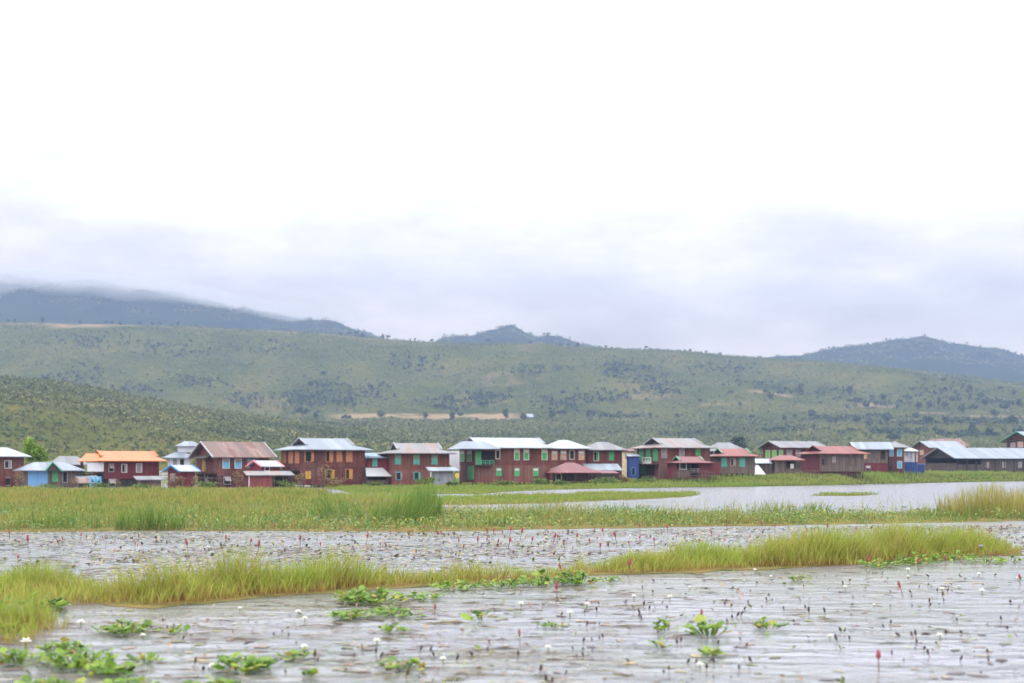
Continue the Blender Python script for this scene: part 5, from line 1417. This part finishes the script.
M['bush'] = leaf_mat('bank_bush_leaves', [(0, (0.05, 0.10, 0.02, 1)), (0.6, (0.11, 0.18, 0.035, 1)), (1, (0.20, 0.22, 0.05, 1))], trans=.25)
def bank_bush(px, d, wp, hp, label, mat='bush', n=420):
    X = (px - 512) / F * d; k = d / F
    r = empty('bank_bush', (X, d, max(0, ground_at(px, d))))
    link('foliage', crown_mesh('foliage', n, wp * k * .5, min(1.2, wp * k * .4), hp * k * .55, hp * k * .5, .11, 14, int(px * 7)), M[mat], r)
    mb = MB()
    for i in range(7):
        a = rng.uniform(0, 6.28); mb.bar((0, 0, -.3), (math.cos(a) * wp * k * .25, math.sin(a) * .3, hp * k * rng.uniform(.5, .95)), .03, .012, 4)
    mb.build('stem', M['bark'], r)
    tag(r, label, 'bush', 'bushes along the house bases')
for t in ((428, 160, 30, 10, 'wide low green bush before the grey zinc shed'), (452, 158, 16, 7, 'small green bush right of the wide one before the zinc shed'), (505, 166, 26, 7, 'low bush before the middle of the long green-shuttered house'), (540, 168, 22, 9, 'low bush before the right end of the long green-shuttered house'), (606, 176, 34, 9, 'straggly bush before the shiny pale blue shed roof'), (648, 180, 30, 8, 'green bush before the balconied house'), (100, 160, 40, 7, 'low wide bush before the orange-roofed house balcony'), (140, 158, 30, 5, 'low bush before the grey plank shed'), (206, 158, 26, 8, 'dark bush below the rusty-roofed house balcony'), (288, 160, 30, 9, 'dark green bush at the left foot of the peach-shuttered house'), (375, 165, 22, 5, 'low bush before the white awning'), (50, 161, 26, 5, 'low bush before the sky blue hut'), (560, 170, 20, 6, 'low bush before the rose-roofed hut')):
    bank_bush(*t)
def stake_fence(x0, x1, y0, y1, d, label):
    r = House('stake_fence', label, 'fence', d, x0, x0, x1, .2, b=.04)
    n = max(5, int((x1 - x0) / 2.6))
    for i in range(n):
        x = -r.L / 2 + r.L * i / (n - 1); t = rng.uniform(-.08, .08)
        MB().bar((x, 0, -.6), (x + t, 0, r.z(y0 + rng.uniform(-1.5, 1.5))), .05, .04, 5).build('stake', M['oldwood'], r.root)
    zt, zb = r.z(y0), r.z(y1)
    for z in (zt - .15 * (zt - zb), zt - .6 * (zt - zb)):
        MB().bar((-r.L / 2, -.08, z + rng.uniform(-.1, .1)), (r.L / 2, -.08, z + rng.uniform(-.1, .1)), .035, n=5).build('rail', M['wood'], r.root)
stake_fence(192, 222, 476, 488, 162, 'rickety stake fence below the balcony of the rusty-roofed house')
stake_fence(278, 304, 477, 487, 163, 'stake fence at the left foot of the peach-shuttered house')
stake_fence(672, 716, 472, 478, 181, 'stake fence before the low porch house with green trim')
stake_fence(772, 818, 470, 475, 205, 'stake fence before the plank porch with the orange-red roof')
stake_fence(924, 958, 467, 473, 290, 'stake fence before the open end of the long barn')
for t in ((180, 161, 12, 14, 'tan dry bush between the blue-gabled hut and the rusty-roofed house'), (335, 158, 26, 12, 'dry brown bush at the foot of the peach-shuttered house, right of the tall dry shrub'), (625, 178, 14, 10, 'yellowish dry bush before the bright blue hut')):
    bank_bush(*t[:4], t[4], 'crown_dry', 260)
# scrub on the hills: uncounted
M['scrub'] = leaf_mat('hill_scrub', [(0, (0.065, 0.095, 0.032, 1)), (0.4, (0.125, 0.155, 0.045, 1)), (0.75, (0.20, 0.215, 0.06, 1)), (1, (0.30, 0.24, 0.08, 1))], trans=.25, patch=(0.065, 0.095, 0.032, 1), patch_scale=.012)
def scrub(n, u0, u1, d0, d1, smin, smax, nl, seed, thr=.0):
    g = rng
    u = g.uniform(u0, u1, n * 3)
    d0, d1 = float(mp(d0)), float(mp(d1))
    d = np.sqrt(g.uniform(d0 ** 2, d1 ** 2, n * 3)); dv = inv(d)
    x = (u - 512) / F * d
    dens = fbm(x / 90.0, d / 130.0, seed, 4)
    f = np.zeros(len(u))
    inf = ((u > 325) & (u < 528) & (dv > 1445) & (dv < 1635)) | ((u > 45) & (u < 145) & (dv > 2530) & (dv < 2680))
    keep = (g.uniform(0, 1, len(u)) < sstep(.30 + thr, .66 + thr, dens)) & ~inf
    u = u[keep][:n]; d = d[keep][:n]; x = x[keep][:n]
    z = terrain(u, d)
    R = g.uniform(smin, smax, len(u)) * (0.6 + 0.9 * g.uniform(0, 1, len(u)) ** 3)
    px = np.repeat(x, nl); py = np.repeat(d, nl); pz = np.repeat(z, nl); RR = np.repeat(R, nl)
    o = g.normal(0, 1, (len(px), 3)); o /= np.linalg.norm(o, axis=1)[:, None]
    o *= g.uniform(.4, 1, (len(px), 1))
    return leaves(px + o[:, 0] * RR, py + o[:, 1] * RR, pz + (o[:, 2] * .8 + .65) * RR, RR * g.uniform(.4, .7, len(px)), .25)
chs = [scrub(26000, -120, 1150, 380, 1000, .4, 1.2, 11, 81, -.35), scrub(24000, -120, 620, 640, 1020, .5, 1.5, 11, 82, -.4), scrub(18000, -150, 1180, 1000, 1500, .7, 1.9, 9, 83, -.2), scrub(52000, -200, 1224, 1500, 2680, .55, 1.7, 7, 84, -.12), scrub(9000, -200, 1224, 4300, 5050, 2.5, 4.5, 7, 85, -.1)]
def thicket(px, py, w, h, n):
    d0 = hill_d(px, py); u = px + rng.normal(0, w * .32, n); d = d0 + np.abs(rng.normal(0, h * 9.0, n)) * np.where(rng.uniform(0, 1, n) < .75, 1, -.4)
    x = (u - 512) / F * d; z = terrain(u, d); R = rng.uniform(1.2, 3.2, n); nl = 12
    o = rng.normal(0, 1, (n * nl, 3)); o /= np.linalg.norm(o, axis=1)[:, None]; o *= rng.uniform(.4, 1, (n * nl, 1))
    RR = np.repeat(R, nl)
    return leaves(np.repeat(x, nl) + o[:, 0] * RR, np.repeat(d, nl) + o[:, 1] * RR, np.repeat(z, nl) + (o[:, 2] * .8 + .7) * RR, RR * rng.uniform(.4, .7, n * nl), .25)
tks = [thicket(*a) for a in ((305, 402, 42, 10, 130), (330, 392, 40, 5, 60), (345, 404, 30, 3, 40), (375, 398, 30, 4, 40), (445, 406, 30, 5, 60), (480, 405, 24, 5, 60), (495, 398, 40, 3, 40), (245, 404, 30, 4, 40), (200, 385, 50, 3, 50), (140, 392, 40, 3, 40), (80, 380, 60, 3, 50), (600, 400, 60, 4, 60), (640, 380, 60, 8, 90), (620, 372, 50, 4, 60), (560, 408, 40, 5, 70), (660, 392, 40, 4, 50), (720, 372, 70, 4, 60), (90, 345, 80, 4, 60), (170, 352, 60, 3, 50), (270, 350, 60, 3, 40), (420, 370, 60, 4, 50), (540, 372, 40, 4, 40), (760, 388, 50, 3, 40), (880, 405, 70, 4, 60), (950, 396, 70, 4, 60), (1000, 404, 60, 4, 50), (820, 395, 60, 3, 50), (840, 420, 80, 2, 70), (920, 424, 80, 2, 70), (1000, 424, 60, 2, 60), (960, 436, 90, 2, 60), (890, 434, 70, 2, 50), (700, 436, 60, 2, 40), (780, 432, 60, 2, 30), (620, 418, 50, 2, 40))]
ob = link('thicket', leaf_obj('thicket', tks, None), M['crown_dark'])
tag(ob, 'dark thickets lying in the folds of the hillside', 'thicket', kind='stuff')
ob = link('hill_scrub', leaf_obj('hill_scrub', chs, None), M['scrub'])
tag(ob, 'green scrub and bushes covering the hillsides', 'scrub', kind='stuff')

# ------------------------------------------------------------------ the person by the green-shuttered house
M['skin'] = paint('skin', (0.32, 0.18, 0.11, 1), vary=.05)
M['hair'] = paint('black_hair', (0.012, 0.010, 0.010, 1))
M['yellowshirt'] = paint('yellow_shirt', (0.72, 0.52, 0.12, 1), vary=.1)
M['greencloth'] = paint('green_skirt', (0.16, 0.36, 0.12, 1), vary=.1)
def skin_mesh(name, pts, edges, radii, root=0, sub=2):
    me = bpy.data.meshes.new(name); me.from_pydata(pts, edges, []); me.update()
    o = bpy.data.objects.new(name, me); COL.objects.link(o)
    o.modifiers.new('skin', 'SKIN')
    sd = o.data.skin_vertices[0].data
    for i, r in enumerate(radii):
        sd[i].radius = r if isinstance(r, tuple) else (r, r); sd[i].use_root = (i == root)
    s_ = o.modifiers.new('sub', 'SUBSURF'); s_.levels = sub; s_.render_levels = sub
    dg = bpy.context.evaluated_depsgraph_get()
    m2 = bpy.data.meshes.new_from_object(o.evaluated_get(dg))
    bpy.data.objects.remove(o)
    for p in m2.polygons: p.use_smooth = True
    m2.materials.clear()
    return m2
def person(loc, rz, label):
    r = empty('person', loc, rz)
    P = [(0, 0, .92), (0, 0, 1.12), (0, 0, 1.36), (0, -.01, 1.46), (0, -.02, 1.55), (0, -.02, 1.68)]
    E = [(0, 1), (1, 2), (2, 3), (3, 4), (4, 5)]; R = [(.15, .11), (.13, .10), (.16, .10), .055, .085, .075]
    for sg in (-1, 1):
        i = len(P)
        P += [(sg * .09, 0, .86), (sg * .10, -.02, .48), (sg * .10, .02, .09), (sg * .11, -.13, .04)]
        E += [(0, i), (i, i + 1), (i + 1, i + 2), (i + 2, i + 3)]; R += [.085, .06, .042, .035]
        i = len(P)
        bend = -.16 if sg < 0 else -.05
        P += [(sg * .19, 0, 1.38), (sg * .25, .01, 1.10), (sg * .24, bend, .88), (sg * .235, bend - .04, .80)]
        E += [(2, i), (i, i + 1), (i + 1, i + 2), (i + 2, i + 3)]; R += [.055, .042, .03, .03]
        w = i + 3
        for k in range(5):
            j = len(P)
            ox = (k - 2) * .018
            P += [(sg * .235 + ox, bend - .05 - .01 * (k == 0), .765), (sg * .235 + ox * 1.1, bend - .04, .72 + .008 * abs(k - 2))]
            E += [(w, j), (j, j + 1)]; R += [.010, .008]
    body = skin_mesh('body', P, E, R)
    link('body', body, M['skin'], r)
    # hair cap, face details, shirt and wrap skirt
    mb = MB(); lathe(mb, [(1.60, .088), (1.66, .098), (1.72, .088), (1.77, .05), (1.785, .01)], 10, 0, .01); mb.build('hair', M['hair'], r)
    mb = MB(); lathe(mb, [(.93, .19), (1.10, .165), (1.30, .20), (1.42, .19), (1.465, .075)], 12)
    mb.v = [(x, y * .72, z) for x, y, z in mb.v]
    for sg in (-1, 1): mb.bar((sg * .15, 0, 1.41), (sg * .25, .01, 1.13), .075, .062, 8)
    mb.build('shirt', M['yellowshirt'], r)
    mb = MB(); lathe(mb, [(.16, .21), (.5, .20), (.8, .20), (.94, .175)], 12); mb.v = [(x, y * .75, z) for x, y, z in mb.v]; mb.build('skirt', M['greencloth'], r)
    mb = MB(); mb.bar((0, -.10, 1.60), (0, -.128, 1.585), .012, .016, 5)
    for sg in (-1, 1): mb.box(sg * .032 - .012, sg * .032 + .012, -.105, -.092, 1.612, 1.624)
    mb.build('face', M['hair'], r)
    return tag(r, label, 'person')
dP = 172.0; XP = (457.3 - 512) / F * dP
jt = link('jetty', None, None)
bpy.data.objects.remove(jt)
h = House('landing_stage', 'small plank landing between the zinc shed and the green-shuttered house', 'landing', 171, 453.5, 453.5, 461, 2.2, b=.05)
MB().box(-h.L/2, h.L/2, -1.1, 1.1, .12, .2).build('deck', M['oldwood'], h.root)
for sx in (-1, 1):
    for sy in (-1, 1): MB().bar((sx * (h.L/2 - .1), sy, -.8), (sx * (h.L/2 - .1), sy, .13), .06, n=5).build('stilt', M['darkwood'], h.root)
person((XP, dP, .2), .5, 'person in a yellow top and green skirt standing by the corner of the green-shuttered house')

# ------------------------------------------------------------------ haze and low cloud
haze = MB().box(-5200, 5200, -220, 4480, -2.4, 600).build('haze', None)
m, nt, N, L, out = new_mat('haze_air')
v = N.new('ShaderNodeVolumePrincipled')
v.inputs['Color'].default_value = (0.345, 0.45, 0.70, 1); v.inputs['Density'].default_value = 0.000225; v.inputs['Anisotropy'].default_value = 0.0
L.new(v.outputs[0], out.inputs['Volume'])
haze.data.materials.append(m); haze['kind'] = 'stuff'; haze['label'] = 'thin blue haze in the valley air'
haze.visible_shadow = True

# fog bank lying on the top of the far left mountain
n_a, n_b = 96, 48
co = []; 
for j in range(n_b + 1):
    v_ = -math.pi / 2 + math.pi * j / n_b
    for i in range(n_a):
        a = 2 * math.pi * i / n_a
        cx = math.cos(a) * math.cos(v_); sy = math.sin(a) * math.cos(v_)
        co.append((cx, sy, math.sin(v_)))
co = np.array(co)
nz = fbm(co[:, 0] * 5 + 9, co[:, 2] * 1.4 + co[:, 1] * 2 + 4, 5, 3)
u_c = -200 + co[:, 0] * 560
t_ = co[:, 2]
r_ = np.sqrt(np.maximum(1 - t_ ** 2, 1e-6))
k_ = np.maximum(1 - np.abs(t_), 0) ** 1.25 / np.maximum(r_, 1e-3)      # wedge-shaped section, thin towards its edges
u_c = -240 + co[:, 0] * (0.35 + .65 * k_) * 640
dd = 3180 + co[:, 1] * k_ * 420 * (.7 + .6 * nz)
yy = lerp(u_c, [(-900, 262), (-300, 264), (0, 280), (100, 284), (200, 292), (270, 303), (400, 308)]) + 9
half = np.where(t_ > 0, 62, 112) * (0.75 + .5 * nz)
zf = EYE + (HZ - yy) * 3180 / F + t_ * half
zf = np.minimum(zf, 594)
fc = np.stack([(u_c - 512) / F * dd, dd, zf], -1)
ix = np.arange((n_b + 1) * n_a).reshape(n_b + 1, n_a)
fq = np.stack([ix[:-1], np.roll(ix[:-1], -1, 1), np.roll(ix[1:], -1, 1), ix[1:]], -1).reshape(-1, 4)
fog = link('fog_bank', np_mesh('fog_bank', fc, [fq], smooth=True))
m, nt, N, L, out = new_mat('fog')
v = N.new('ShaderNodeVolumePrincipled'); v.inputs['Color'].default_value = (0.80, 0.79, 0.81, 1); v.inputs['Density'].default_value = 0.0055
L.new(v.outputs[0], out.inputs['Volume'])
fog.data.materials.append(m); tag(fog, 'low cloud lying on the top of the far left mountain', 'fog', kind='stuff')

# ------------------------------------------------------------------ sky
w = bpy.data.worlds.new('World'); S.world = w; w.use_nodes = True
nt = w.node_tree; N = nt.nodes; L = nt.links; N.clear()
out = N.new('ShaderNodeOutputWorld'); bg = N.new('ShaderNodeBackground')
SUN_EL, SUN_AZ = math.radians(58), math.radians(215)
sky = N.new('ShaderNodeTexSky'); sky.sky_type = 'NISHITA'; sky.sun_disc = False
sky.sun_elevation = SUN_EL; sky.sun_rotation = SUN_AZ
tc = N.new('ShaderNodeTexCoord')
sep = N.new('ShaderNodeSeparateXYZ'); L.new(tc.outputs['Generated'], sep.inputs[0])
v1 = mapping(N, L, tc.outputs['Generated'], (8.0, 8.0, 21.0), (3.1, 0.4, 0))
n1 = noise(N, L, v1, 1.0, 7.0, 0.55)
v2 = mapping(N, L, tc.outputs['Generated'], (1.2, 1.2, 9.0), (4, 1, 2))
n2 = noise(N, L, v2, 1.6, 4.0, 0.5)
el = sep.outputs[2]
# brightness of the cloud deck by height above the horizon, broken up by the noise
nn = math_node(N, L, 'MULTIPLY', math_node(N, L, 'SUBTRACT', n2, 0.5), 0.13)
h_ = math_node(N, L, 'ADD', el, nn)
cr = ramp(N, [(0.0, (1.75, 1.54, 1.34, 1)), (0.06, (1.30, 1.14, 0.99, 1)), (0.10, (1.12, 0.985, 0.88, 1)), (0.135, (1.20, 1.09, 1.00, 1)), (0.17, (1.42, 1.33, 1.27, 1)), (0.22, (1.92, 1.84, 1.83, 1)), (0.30, (2.4, 2.36, 2.36, 1)), (0.6, (2.8, 2.8, 2.8, 1)), (1.0, (2.9, 2.9, 2.9, 1))])
L.new(h_, cr.inputs[0])
bil = ramp(N, [(0.30, (0.80, 0.80, 0.80, 1)), (0.50, (1.0, 1.0, 1.0, 1)), (0.70, (1.26, 1.25, 1.24, 1))]); L.new(n1, bil.inputs[0])
crb = mixc(N, L, 1.0, cr.outputs[0], bil.outputs[0], 'MULTIPLY')
cl = N.new('ShaderNodeVectorMath'); cl.operation = 'SCALE'; L.new(crb, cl.inputs[0]); cl.inputs['Scale'].default_value = 10.0
c = mixc(N, L, 0.93, sky.outputs[0], cl.outputs[0])
L.new(c, bg.inputs[0]); bg.inputs[1].default_value = 0.1
L.new(bg.outputs[0], out.inputs[0])

sl = bpy.data.lights.new('sun', 'SUN'); sl.energy = 1.0; sl.angle = math.radians(18); sl.color = (1.0, 0.96, 0.90)
so = bpy.data.objects.new('sun', sl); COL.objects.link(so)
dv = Vector((math.sin(SUN_AZ) * math.cos(SUN_EL), math.cos(SUN_AZ) * math.cos(SUN_EL), math.sin(SUN_EL)))
so.rotation_euler = (-dv).to_track_quat('-Z', 'Y').to_euler()

# ------------------------------------------------------------------ camera
cd = bpy.data.cameras.new('camera'); cam = bpy.data.objects.new('camera', cd); COL.objects.link(cam)
cam.location = (0, 0, EYE); cam.rotation_euler = (math.radians(90), 0, 0)
cd.lens = 50.0; cd.sensor_width = 36.0; cd.shift_y = (HZ - 341.5) / 1024.0
cd.clip_start = 0.1; cd.clip_end = 30000
cd.dof.use_dof = True; cd.dof.focus_distance = 38.0; cd.dof.aperture_fstop = 1.4
S.camera = cam

S.view_settings.view_transform = 'Standard'; S.view_settings.look = 'None'
S.view_settings.exposure = 0.15; S.view_settings.gamma = 1.0
S.render.engine = 'CYCLES'
cy = S.cycles
cy.use_denoising = True
cy.max_bounces = 6; cy.diffuse_bounces = 3; cy.glossy_bounces = 3; cy.transmission_bounces = 3; cy.volume_bounces = 3; cy.transparent_max_bounces = 10
cy.use_adaptive_sampling = False
cy.sample_clamp_indirect = 6.0
